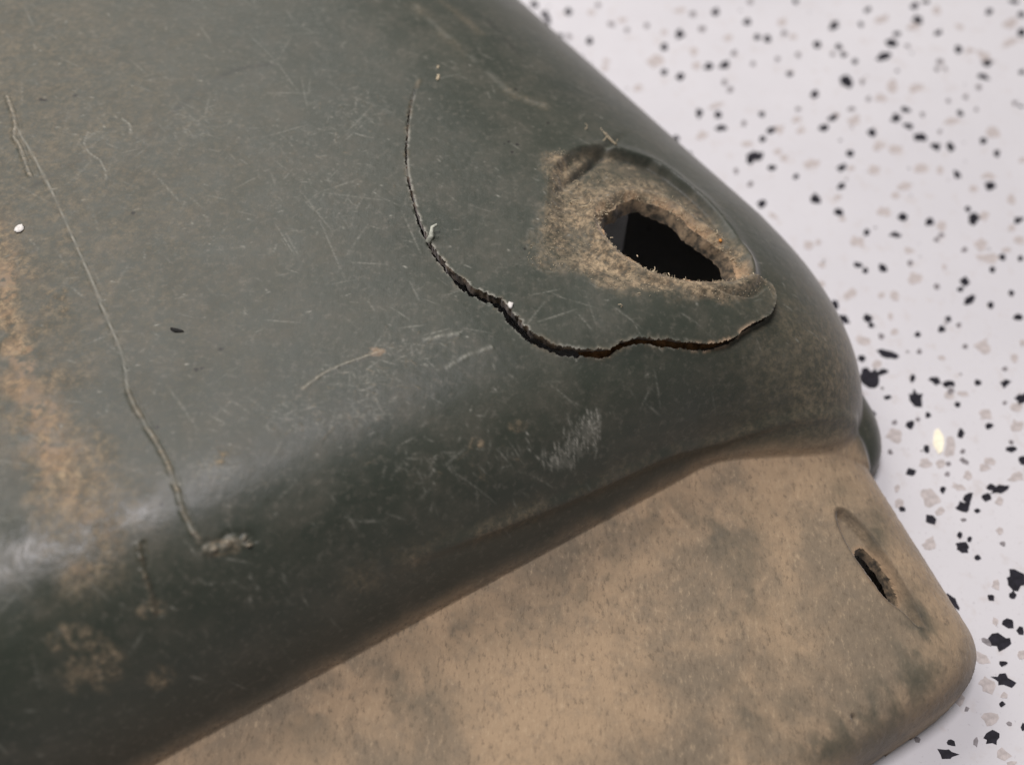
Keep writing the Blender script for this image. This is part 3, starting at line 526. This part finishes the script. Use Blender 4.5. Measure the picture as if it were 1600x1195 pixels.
band(STAIN_LINE, 0.0013, 2, 0.42, 60, 300, 80)
band(RUST, 0.0200, 0, 0.60, 50, 900, 84)
band(RUST, 0.0090, 0, 0.80, 130, 700, 85)
band(RUST, 0.0080, 3, 0.28, 140, 700, 88)
band(RUST_LOW, 0.0100, 0, 0.55, 110, 700, 92)
band(RUST_LOW, 0.0040, 3, 0.14, 140, 700, 96)
band(STREAK, 0.0030, 0, 0.22, 90, 600, 100)
band(STREAK, 0.0016, 1, 0.12, 160, 800, 102)
band(STREAK2, 0.0024, 0, 0.20, 90, 600, 104)
band(STREAK3, 0.0014, 2, 0.38, 70, 500, 106)
band(SEAM, 0.0060, 0, 0.30, 90, 600, 108)

# straight scratches, then the haze of fine ones
def scratch(a, b, width, strength, ch=1, deep=0.0):
    sl = block([a, b], 4 * width + 0.0006); s, t = S[sl], T[sl]
    ds, dt = b[0] - a[0], b[1] - a[1]; l2 = ds * ds + dt * dt + 1e-12
    k = np.clip(((s - a[0]) * ds + (t - a[1]) * dt) / l2, 0, 1)
    d = np.hypot(s - a[0] - k * ds, t - a[1] - k * dt)
    m = np.exp(-(d / width) ** 2) * (0.35 + 0.65 * np.sin(np.pi * np.clip(k, 0.02, 0.98)))
    m = m * np.clip(1.6 * vnoise(s * 1700, t * 1700, 90) - 0.1, 0.1, 1.2)
    paint(ch, sl, strength * m)
    if deep: disp[sl] -= deep * m

for a, b in SEGS:
    scratch(a, b, 0.00034, 0.20, 1, 0.00005)
for _ in range(1100):
    a = (rng.uniform(-0.13, 0.235), rng.uniform(-0.43, -0.085)); L = rng.exponential(0.0035) + 0.0006
    th = rng.choice([rng.uniform(0, math.pi), rng.normal(1.0, 0.35)])
    scratch(a, (a[0] + L * math.cos(th), a[1] + L * math.sin(th)), rng.uniform(0.00024, 0.0004), rng.uniform(0.08, 0.24) * (2.4 if L < 0.0022 else 1))
for c, px, py in SCUFF:
    r1 = np.subtract(px, c); r2 = np.subtract(py, c)
    for _ in range(90):
        q = rng.normal(0, 0.5, 2); a = (c[0] + q[0] * r1[0] + q[1] * r2[0], c[1] + q[0] * r1[1] + q[1] * r2[1])
        L = rng.exponential(0.0022) + 0.0004; th = rng.uniform(0, math.pi)
        scratch(a, (a[0] + L * math.cos(th), a[1] + L * math.sin(th)), rng.uniform(0.00024, 0.0004), rng.uniform(0.08, 0.27), int(rng.choice([0, 1, 1])))
for c, px, py in BRUSH:
    r1 = np.subtract(px, c); r2 = np.subtract(py, c)
    for _ in range(46):
        q = rng.uniform(-1, 1, 2); a = (c[0] + q[0] * r1[0] + q[1] * r2[0], c[1] + q[0] * r1[1] + q[1] * r2[1])
        L = rng.uniform(0.0015, 0.0042); th = math.radians(-62 + rng.normal(0, 10))
        scratch(a, (a[0] + L * math.cos(th), a[1] + L * math.sin(th)), 0.00032, rng.uniform(0.2, 0.62))

def blob(lst, ch, strength, f, off, lo=0.35, hi=0.6):
    for c, px, py in lst:
        r1 = np.subtract(px, c); r2 = np.subtract(py, c)
        R = 2.2 * max(np.hypot(*r1), np.hypot(*r2))
        sl = block([c], R); s, t = S[sl] - c[0], T[sl] - c[1]
        det = r1[0] * r2[1] - r1[1] * r2[0]
        a = (s * r2[1] - t * r2[0]) / det; b = (t * r1[0] - s * r1[1]) / det
        e = np.hypot(a, b) + 0.9 * (fbm(S[sl] * f, T[sl] * f, 3, off) - 0.5)
        paint(ch, sl, strength * sstep(1.05, 0.55, e) * sstep(lo, hi, fbm(S[sl] * f * 2.2, T[sl] * f * 2.2, 3, off + 3)))

blob(TAN, 0, 0.55, 260, 120, 0.2, 0.8)
blob(ORANGE, 3, 0.32, 260, 124)
blob(DARK, 2, 0.95, 500, 128, -1, -0.5)
blob(BRUSH, 1, 0.16, 300, 132)
for c, px, py in POLISH:
    r1 = np.subtract(px, c); r2 = np.subtract(py, c); R_ = 2.0 * max(np.hypot(*r1), np.hypot(*r2)); sl = block([c], R_)
    det = r1[0] * r2[1] - r1[1] * r2[0]; a = ((S[sl] - c[0]) * r2[1] - (T[sl] - c[1]) * r2[0]) / det; b = ((T[sl] - c[1]) * r1[0] - (S[sl] - c[0]) * r1[1]) / det
    POL[sl] = np.maximum(POL[sl], np.clip(1.7 * np.exp(-(a * a + b * b)), 0, 1) * sstep(0.15, 0.5, fbm(S[sl] * 90, T[sl] * 90, 4, 135)))
# brown dust film over the far left of the top
film = sstep(0.10, -0.06, S) * sstep(-0.12, -0.30, T) * (0.06 + 0.30 * fbm(S * 260, T * 260, 4, 137))
MARK[..., 0] = np.maximum(MARK[..., 0], film)
# thin dust toward the foot of the end wall and over the front wall
dust = sstep(0.135, 0.20, S) * sstep(-0.14, -0.085, T) * (0.15 + 0.45 * fbm(S * 130, T * 130, 4, 140)) * sstep(0.020, 0.042, B0[..., 2])
MARK[..., 0] = np.maximum(MARK[..., 0], 0.75 * dust)

# which part of the sheet is the ledge
def ledge_side(s, t):
    hull_z, ledge_z = heights(s, t)
    return ledge_z - hull_z
LS = ledge_side(S, T)
LEDGE = sstep(-0.0120, 0.0060 + 0.006 * sstep(0.14, 0.2, S), LS + 0.008 * (fbm(S * 120, T * 120, 3, 150) - 0.5)).astype(np.float32)
def rub(lst, strength, f_, off):
    for c, px, py in lst:
        r1 = np.subtract(px, c); r2 = np.subtract(py, c); R_ = 2.2 * max(np.hypot(*r1), np.hypot(*r2)); sl = block([c], R_)
        det = r1[0] * r2[1] - r1[1] * r2[0]; a = ((S[sl] - c[0]) * r2[1] - (T[sl] - c[1]) * r2[0]) / det; b = ((T[sl] - c[1]) * r1[0] - (S[sl] - c[0]) * r1[1]) / det
        m = np.exp(-1.2 * (a * a + b * b)) * sstep(0.36, 0.64, fbm(S[sl] * f_, T[sl] * f_ * 0.6, 4, off))
        LEDGE[sl] *= (1 - strength * m).astype(np.float32)
MARK[..., 1] *= (1 - LEDGE)
rub(SMUDGE, 0.40, 150, 170)
rub(EDGEWEAR, 0.75, 220, 174)
wornl = sstep(0.50, 0.66, fbm(S * 42, T * 42, 4, 155)) * LEDGE
MARK[..., 2] = np.maximum(MARK[..., 2], 0.08 * wornl * sstep(0.3, 0.6, fbm(S * 300, T * 300, 3, 158)))
edge = LEDGE * sstep(0.020, 0.030, T + 0.004 * (fbm(S * 150, T * 150, 3, 160) - 0.5)) * sstep(0.0315, 0.0295, T)
MARK[..., 2] = np.maximum(MARK[..., 2], 0.50 * edge)
disp += LEDGE * 0.00035 * (fbm(S * 500, T * 500, 3, 165) - 0.5)

B1 = pos(SS, TT)
zin = B1[..., 2] > 1e-6
V = B1 + nrm(SS, TT) * (disp * zin)[..., None]
V[..., 2] = np.maximum(V[..., 2], 0.0)

# faces of the sheet
idx = np.arange(NS * NTT).reshape(NS, NTT)
q = np.stack([idx[:-1, :-1], idx[:-1, 1:], idx[1:, 1:], idx[1:, :-1]], -1).reshape(-1, 4)
Vf = V.reshape(-1, 3); gf = gone.ravel(); zf = zin.ravel()
keep = ~gf[q].any(1) & zf[q].any(1)
# no face may bridge the crack
sgn = np.zeros(S.shape, np.int8); sl = block(CRACK, 0.05)
band_ok = (dc < 0.0022) & (half >= 0.00030) & (uc > 0.01) & (uc < 0.995)
sgn[sl] = np.where(band_ok, np.where(flap, 1, -1), 0); sq = sgn.ravel()[q]
keep &= ~((sq == 1).any(1) & (sq == -1).any(1))
q = q[keep]
q = q[:, ::-1] if np.cross(Vf[q[0, 1]] - Vf[q[0, 0]], Vf[q[0, 2]] - Vf[q[0, 0]])[2] < 0 else q

fn = np.cross(Vf[q[:, 2]] - Vf[q[:, 0]], Vf[q[:, 3]] - Vf[q[:, 1]])
VN = np.stack([np.bincount(q.ravel(), np.repeat(fn[:, k], 4), len(Vf)) for k in range(3)], -1)
VN /= np.maximum(np.linalg.norm(VN, axis=1, keepdims=True), 1e-20)

def sheet(name, faces, verts, normals, mark, ledge, cut, parent, pol=None):
    me = bpy.data.meshes.new(name)
    nf = len(faces)
    me.vertices.add(len(verts)); me.vertices.foreach_set("co", verts.astype(np.float32).ravel())
    me.loops.add(nf * 4); me.loops.foreach_set("vertex_index", faces.astype(np.int32).ravel())
    me.polygons.add(nf); me.polygons.foreach_set("loop_start", np.arange(0, nf * 4, 4, dtype=np.int32))
    me.polygons.foreach_set("use_smooth", np.ones(nf, bool))
    me.update(calc_edges=True); me.validate()
    a = me.attributes.new("marks", 'FLOAT_COLOR', 'POINT'); a.data.foreach_set("color", mark.astype(np.float32).ravel())
    a = me.attributes.new("ledge", 'FLOAT', 'POINT'); a.data.foreach_set("value", ledge.astype(np.float32).ravel())
    a = me.attributes.new("cut", 'FLOAT', 'POINT'); a.data.foreach_set("value", cut.astype(np.float32).ravel())
    if pol is not None:
        a = me.attributes.new("polish", 'FLOAT', 'POINT'); a.data.foreach_set("value", pol.astype(np.float32).ravel())
    if normals is not None:
        me.normals_split_custom_set_from_vertices(normals.astype(np.float32))
    me.materials.append(M_PLASTIC)
    return link(bpy.data.objects.new(name, me), parent)

def subsheet(name, faces, parent):
    used, inv = np.unique(faces.ravel(), return_inverse=True)
    return sheet(name, inv.reshape(-1, 4), Vf[used], VN[used], MARK.reshape(-1, 4)[used], LEDGE.ravel()[used], np.zeros(len(used)), parent, POL.ravel()[used])

shell = tag(link(bpy.data.objects.new("moulded_plastic_shell", None)),
            "scratched dark green plastic shell with cracked flap, frayed hole and muddy ledge on floor", "plastic shell")
onledge = (LS.ravel()[q] > 0).all(1) & (T.ravel()[q[:, 0]] > -0.2)
hull = subsheet("upper_hull", q[~onledge], shell)
hull["label"] = "dark green scratched upper hull with the crack and the frayed hole"
ledge_o = subsheet("ledge", q[onledge], shell)
ledge_o["label"] = "lower ledge coated in dry tan mud"

# cut edges: the thickness of the wall seen in the hole, the crack and the slot
e = np.concatenate([q[:, [0, 1]], q[:, [1, 2]], q[:, [2, 3]], q[:, [3, 0]]])
key = np.sort(e, 1); key = key[:, 0].astype(np.int64) * (NS * NTT) + key[:, 1]
_, first, cnt = np.unique(key, return_index=True, return_counts=True)
be = e[first[cnt == 1]]
bst = np.stack([S.ravel(), T.ravel()], -1)

def wall(name, sel, thick, inward, parent, taper=0.0, depth_dark=1.0):
    ed = be[sel]
    used, inv = np.unique(ed.ravel(), return_inverse=True); inv = inv.reshape(-1, 2); n = len(used)
    top = Vf[used]; nn = N0.reshape(-1, 3)[used]
    rings = []
    steps = [0.0, 0.25, 0.6, 1.0]
    cnt_ = np.maximum(np.bincount(inv.ravel(), minlength=n), 1)[:, None]
    def relax(a, it):
        for _ in range(it):
            sm = np.stack([np.bincount(inv[:, 0], a[inv[:, 1], c_], n) + np.bincount(inv[:, 1], a[inv[:, 0], c_], n) for c_ in range(3)], -1) / cnt_
            a = 0.5 * a + 0.5 * sm
        return a
    for k in steps:
        w = (vnoise(bst[used, 0] * 700, bst[used, 1] * 700, 200 + int(k * 10)) - 0.5) * 0.0005 * (k > 0)
        rings.append(relax(top, int(24 * k)) - nn * (thick * k ** 1.2) + inward(used, top) * (taper * k) + w[:, None])
    vv = np.concatenate(rings)
    ff = np.concatenate([np.stack([inv[:, 1] + r * n, inv[:, 0] + r * n, inv[:, 0] + (r + 1) * n, inv[:, 1] + (r + 1) * n], -1) for r in range(len(steps) - 1)])
    mk = np.zeros((len(vv), 4)); mk[:, 2] = depth_dark * np.repeat([0.0, 0.10, 0.25, 0.5], n) * (0.4 + vnoise(vv[:, 0] * 300, vv[:, 1] * 300, 210))  # cut wall gets darker with depth
    if depth_dark < 1: mk[:, 3] = 0.5 * sstep(0.35, 0.6, vnoise(vv[:, 0] * 250, vv[:, 1] * 250, 214))
    return sheet(name, ff, vv, None, mk, np.zeros(len(vv)), np.ones(len(vv)), parent)

def centre_dir(c):
    cc = pos(np.array([c[0]]), np.array([c[1]]))[0]
    def f_(used, top):
        v = cc - top
        return v / np.maximum(np.linalg.norm(v, axis=1, keepdims=True), 1e-9)
    return f_

def near_edges(line, closed, tol):
    m = bst[be[:, 0]]
    bb = np.asarray(line)
    c = (m[:, 0] > bb[:, 0].min() - 0.01) & (m[:, 0] < bb[:, 0].max() + 0.01) & (m[:, 1] > bb[:, 1].min() - 0.01) & (m[:, 1] < bb[:, 1].max() + 0.01)
    out_ = np.zeros(len(be), bool); k = np.where(c)[0]
    d, _, _ = polydist(B0.reshape(-1, 3)[be[k, 0]], m[k, 0], m[k, 1], line, closed)
    out_[k] = d < tol
    return out_

sel_h = near_edges(hole, True, 0.0022)
sel_s = near_edges(sh, True, 0.0022)
sel_c = near_edges(crack_line, False, 0.0030) & ~sel_h
wall("hole_wall", sel_h, 0.0055, centre_dir(np.mean(hole, axis=0)), hull, 0.0022)
wall("crack_wall", sel_c, 0.0042, lambda us, tp: 0 * tp, hull)
wall("slot_wall", sel_s, 0.0050, centre_dir(np.mean(sh, axis=0)), ledge_o, 0.0012, 0.7)

# ---------------------------------------------------------------- burrs, fibres and crumbs on the shell
Hst = np.stack([SS.ravel(), TT.ravel()], -1)
def on_shell(p):
    i = min(max(np.searchsorted(SA, p[0]), 1), NS - 1); j = min(max(np.searchsorted(TA, p[1]), 1), NTT - 1)
    return V[i, j].copy(), VN.reshape(NS, NTT, 3)[i, j].copy()

def tube_geo(pts, r0, r1, sides=5):
    pts = np.asarray(pts); n = len(pts); vv = []; ff = []
    for i in range(n):
        d = pts[min(i + 1, n - 1)] - pts[max(i - 1, 0)]; d = d / (np.linalg.norm(d) + 1e-12)
        a = np.cross(d, [0.3, 0.2, 0.93]); a /= np.linalg.norm(a) + 1e-12; b = np.cross(d, a)
        r = r0 + (r1 - r0) * i / (n - 1)
        for k in range(sides):
            an = 2 * math.pi * k / sides
            vv.append(pts[i] + r * (math.cos(an) * a + math.sin(an) * b))
    for i in range(n - 1):
        for k in range(sides):
            k2 = (k + 1) % sides
            ff.append((i * sides + k, i * sides + k2, (i + 1) * sides + k2, (i + 1) * sides + k))
    ff.append(tuple(range(sides))[::-1]); ff.append(tuple((n - 1) * sides + k for k in range(sides)))
    return vv, ff

def build(name, vv, ff, mat, parent=None, smooth=True):
    me = bpy.data.meshes.new(name); me.from_pydata([tuple(map(float, v)) for v in vv], [], ff); me.update()
    if smooth: me.polygons.foreach_set("use_smooth", [True] * len(me.polygons))
    me.materials.append(mat)
    return link(bpy.data.objects.new(name, me), parent)

def curl_points(p, n, length, curl, az):
    a = np.array([math.cos(az), math.sin(az), 0.0]); a -= n * (a @ n); a /= np.linalg.norm(a)
    b = np.cross(n, a); out_ = [p - n * 0.0006]; ph = random.uniform(0.3, 0.9); cur = p.copy(); step = length / 7
    for i in range(7):
        d = a * math.cos(ph) + n * math.sin(ph) * 0.8 + b * 0.35 * math.sin(ph * 0.7)
        cur = cur + d * step; out_.append(cur.copy()); ph += curl / 7
    return out_

def loose_strands():
    for i, p in enumerate(BURRS):
        c, n = on_shell(p)
        L = random.uniform(0.0035, 0.0075) if i < 7 else random.uniform(0.002, 0.004)
        vv, ff = tube_geo(curl_points(c, n, L, random.uniform(1.5, 4.5), random.uniform(0, 6.28)), 0.00026, 0.00012)
        build("plastic_burr", vv, ff, M_FIBRE, hull)
    c, n = on_shell(BURRS[0])
    for az, L in ((2.3, 0.011), (2.6, 0.008), (2.0, 0.009), (3.2, 0.007)):
        vv, ff = tube_geo(curl_points(c, n, L, 0.5, az), 0.0002, 0.0001)
        build("plastic_burr", vv, ff, M_FIBRE, hull)
loose_strands()

def frayed_fringe():
    vv = []; ff = []
    hp = smooth_loop(HOLE, 4)
    cc = np.mean(hp, axis=0)
    def add(p, L, r):
        c, n = on_shell(p)
        v, f_ = tube_geo(curl_points(c, n, L, random.uniform(-2, 3), random.uniform(0, 6.28))[:6], r, r * 0.5, 3)
        o = len(vv); vv.extend(v); ff.extend([tuple(i + o for i in x) for x in f_])
    for _ in range(420):
        p = hp[random.randrange(len(hp))]; k = 1 + abs(random.gauss(0, 0.035)) + 0.03
        add(cc + (p - cc) * k, random.uniform(0.0006, 0.0024), random.uniform(0.00008, 0.00018))
    w = smooth_loop(WORN, 1); lo = w.min(0); hi = w.max(0); done = 0
    while done < 900:
        p = lo + (hi - lo) * np.array([random.random(), random.random()])
        a = np.array([p[0]]); b = np.array([p[1]])
        if inpoly(a, b, w)[0] and not inpoly(a, b, hole)[0]:
            add(p, random.uniform(0.0005, 0.0016), random.uniform(0.00007, 0.00014)); done += 1
    o = build("frayed_fringe", vv, ff, M_FIBRE, hull)
    tag(o, "short tan frayed fibres around the worn hole", kind="stuff")
frayed_fringe()

def lump(name, p, n, size, mat, parent=None, seed=0, flat=0.5):
    r = random.Random(seed); vv = []; ff = []; A, Bn = 5, 8
    a = np.cross(n, [0.2, 0.9, 0.3]); a /= np.linalg.norm(a); b = np.cross(n, a)
    for i in range(A + 1):
        th = math.pi * i / A
        for k in range(Bn):
            ph = 2 * math.pi * k / Bn; q_ = r.uniform(0.72, 1.2)
            vv.append(p + q_ * (size[0] * math.sin(th) * math.cos(ph) * a + size[1] * math.sin(th) * math.sin(ph) * b + size[2] * math.cos(th) * n) + n * size[2] * 0.5)
    for i in range(A):
        for k in range(Bn):
            ff.append((i * Bn + k, i * Bn + (k + 1) % Bn, (i + 1) * Bn + (k + 1) % Bn, (i + 1) * Bn + k))
    return build(name, vv, ff, mat, parent)

c, n = on_shell(FLAP_BURR[0])
vv, ff = tube_geo([c - n * 0.0004 + np.array([-0.0012, -0.002, 0]), c + n * 0.0012, c + n * 0.0030 + np.array([0.0002, 0.0024, 0]), c + n * 0.0038 + np.array([0.0020, 0.0030, 0])], 0.0013, 0.0005, 6)
build("lip_burr", vv, ff, M_BURR, hull)

c, n = on_shell(CRUMBS['glint'][0])
lump("lip_burr", c, n, (0.0011, 0.0017, 0.0007), M_WHITE, hull, 41)  # white lump stands in for a bright glint on the crack lip

for i, p in enumerate(CRUMBS['white']):
    c, n = on_shell(p)
    tag(lump("white_crumb", c, n, (0.0017, 0.0021, 0.0006), M_WHITE, None, 3), "small white crumb lying left of the long gouge", "crumb")
for i, p in enumerate(CRUMBS['tan']):
    c, n = on_shell(p)
    tag(lump("plastic_sliver", c, n, ((0.0008, 0.0022, 0.0005), (0.0005, 0.0011, 0.0003))[i], M_FIBRE, None, 8 + i),
        ("larger pale plastic sliver just right of the crack's upper end", "smaller pale plastic sliver above the larger one, near the crack's upper end")[i], "plastic sliver")
ol = ("orange clay crumb on the rim at the upper right of the hole", "orange clay crumb between the hole and the flap's tip",
      "orange clay crumb in the lower right of the crack", "tiny orange clay crumb on the left lip of the crack")
for i, p in enumerate(CRUMBS['orange']):
    c, n = on_shell(p)
    tag(lump("clay_crumb", c, n, (0.0008, 0.0008, 0.0006), M_ORANGE, None, 20 + i), ol[i], "crumb", "orange clay crumbs")
c, n = on_shell(DARK[0][0])
tag(lump("dark_splinter", c, n, (0.0028, 0.0008, 0.0004), M_DARK, None, 31), "thin dark splinter lying on the green hull right of the long gouge", "splinter")

# rusty-brown inner wall of the double shell, seen down the open part of the crack
def inner_wall():
    ln = np.array(CRACK[20:36], float); n = len(ln); vv = []; ff = []
    off = np.linspace(-0.010, 0.012, 8)
    for p in smooth_loop(ln, 1, False):
        for o_ in off:
            a, b = p[0] - 0.2 * o_, p[1] + o_
            c = pos(np.array([a]), np.array([b]))[0] - nrm(np.array([a]), np.array([b]))[0] * (0.0046 + 0.0012 * float(vnoise(a * 300, b * 300, 300)))
            vv.append(c)
    m = len(vv) // 8
    for i in range(m - 1):
        for k in range(7):
            ff.append((i * 8 + k, i * 8 + k + 1, (i + 1) * 8 + k + 1, (i + 1) * 8 + k))
    o = build("inner_wall", vv, ff, M_RUSTY, hull)
    o["label"] = "rusty brown inner wall seen down the open crack"
inner_wall()

# made-up pale block inside the shell, added to give a grey patch in the hole
def added_block(x0, x1, y0, y1, z0, z1):
    b = 0.004; vv = []
    for z, k in ((z0, 0), (z1 - b, 0), (z1, b)):
        vv += [(x0 + k, y0 + k, z), (x1 - k, y0 + k, z), (x1 - k, y1 - k, z), (x0 + k, y1 - k, z)]
    ff = [(8, 9, 10, 11), (3, 2, 1, 0)]
    for r_ in (0, 4):
        ff += [(r_ + k, r_ + (k + 1) % 4, r_ + 4 + (k + 1) % 4, r_ + 4 + k) for k in range(4)]
    o = build("added_block", vv, ff, M_ADDED_BLOCK, shell, False)
    o["label"] = "added pale block giving the grey patch seen through the hole"
added_block(0.000, 0.0490, 0.2480, 0.285, 0.003, 0.078)

# ---------------------------------------------------------------- speckled floor
def terrazzo():
    me = bpy.data.meshes.new("floor")
    me.from_pydata([(-3, -2.5, 0), (3, -2.5, 0), (3, 4, 0), (-3, 4, 0)], [], [(0, 1, 2, 3)]); me.update()
    me.materials.append(M_FLOOR)
    fl = tag(link(bpy.data.objects.new("floor", me)), "white floor with black and beige stone chips", kind="structure")
    r = random.Random(11)
    mats = {'b': M_BLACK, 'g': M_GREY, 'e': M_BEIGE}
    def outline(kind, a, b):
        big = math.hypot(*a) > 0.003
        n = r.choice((10, 11, 12, 13)) if big else r.choice((6, 7, 8, 9)); o = []
        st_ = r.uniform(0, 6.28)
        for k in range(n):
            an = st_ + 2 * math.pi * (k + r.uniform(-0.32, 0.32)) / n
            rad = r.uniform(0.58, 1.28) if big else r.uniform(0.72, 1.22)
            o.append(rad * math.cos(an) * np.array(a) + rad * math.sin(an) * np.array(b))
        return o
    def geo(c, o, top):
        n = len(o)
        vv = [(x, y, top) for x, y in o] + [(1.04 * x, 1.04 * y, -0.0004) for x, y in o]
        ar = sum(o[i][0] * o[(i + 1) % n][1] - o[(i + 1) % n][0] * o[i][1] for i in range(n))
        ring = list(range(n)) if ar > 0 else list(range(n))[::-1]
        ff = [tuple(ring)] + [(ring[(i + 1) % n], ring[i], ring[i] + n, ring[(i + 1) % n] + n) for i in range(n)]
        return vv, ff
    order = sorted(CHIPS, key=lambda c: -(math.hypot(c[3], c[4]) * math.hypot(c[5], c[6])) * (1.6 if c[0] == 'b' else 1))
    rest = []
    for i, ch in enumerate(order):
        kind = ch[0]; x, y, ax, ay, bx, by = [v * 1e-5 for v in ch[1:]]
        o = outline(kind, (ax, ay), (bx, by))
        top = 0.00006 + 0.0000004 * i + (0.00012 if kind == 'b' else 0.00006 if kind == 'g' else 0)
        vv, ff = geo((x, y), o, top)
        if i < 300:
            q_ = build("stone_chip", vv, ff, mats[kind], fl, False); q_.location = (x, y, 0)
        else:
            rest.append((x, y, kind, vv, ff))
    # crumbs of stone too small to pick apart, and the chips beyond the picture
    for _ in range(2600):
        x, y = r.uniform(-0.6, 0.75), r.uniform(-0.25, 0.95)
        inframe = y > 0.03 and y < 0.49 and abs(x) < 0.175 + 0.29 * y
        s = r.uniform(0.0004, 0.0011) if inframe else abs(r.gauss(0, 0.0018)) + 0.0006
        kind = r.choice('geebb') if not inframe else r.choice('ggge')
        if inframe and r.random() < 0.45: continue
        o = outline(kind, (s, 0), (0, s * r.uniform(0.6, 1)))
        vv, ff = geo((x, y), o, 0.00005 + r.random() * 0.00002)
        rest.append((x, y, kind, vv, ff))
    allv = []; allf = []; mi = []
    for x, y, kind, vv, ff in rest:
        o_ = len(allv); allv += [(a + x, b + y, c_) for a, b, c_ in vv]; allf += [tuple(k + o_ for k in f_) for f_ in ff]
        mi += ['bge'.index(kind)] * len(ff)
    me = bpy.data.meshes.new("stone_crumbs"); me.from_pydata(allv, [], allf)
    for m in (M_BLACK, M_GREY, M_BEIGE): me.materials.append(m)
    me.polygons.foreach_set("material_index", mi); me.update()
    tag(link(bpy.data.objects.new("stone_crumbs", me), fl), kind="stuff")
    # one long glossy cream spot
    c = np.array(CREAM_SPOT[0]); pts = [CREAM_SPOT[1], CREAM_SPOT[4], CREAM_SPOT[2], CREAM_SPOT[3]]
    o = [np.array(p) - c for p in pts]; o = [v * k for v, k in zip(smooth_loop(o, 1), (0.9, 0.8, 0.62, 0.75, 0.95, 0.85, 0.6, 0.7))]
    vv, ff = geo(c, [tuple(v) for v in o], 0.0004)
    q_ = build("stone_chip", vv, ff, M_CREAM, fl, False); q_.location = (c[0], c[1], 0); q_["label"] = "long shiny cream spot in the speckled floor"
    return fl
terrazzo()
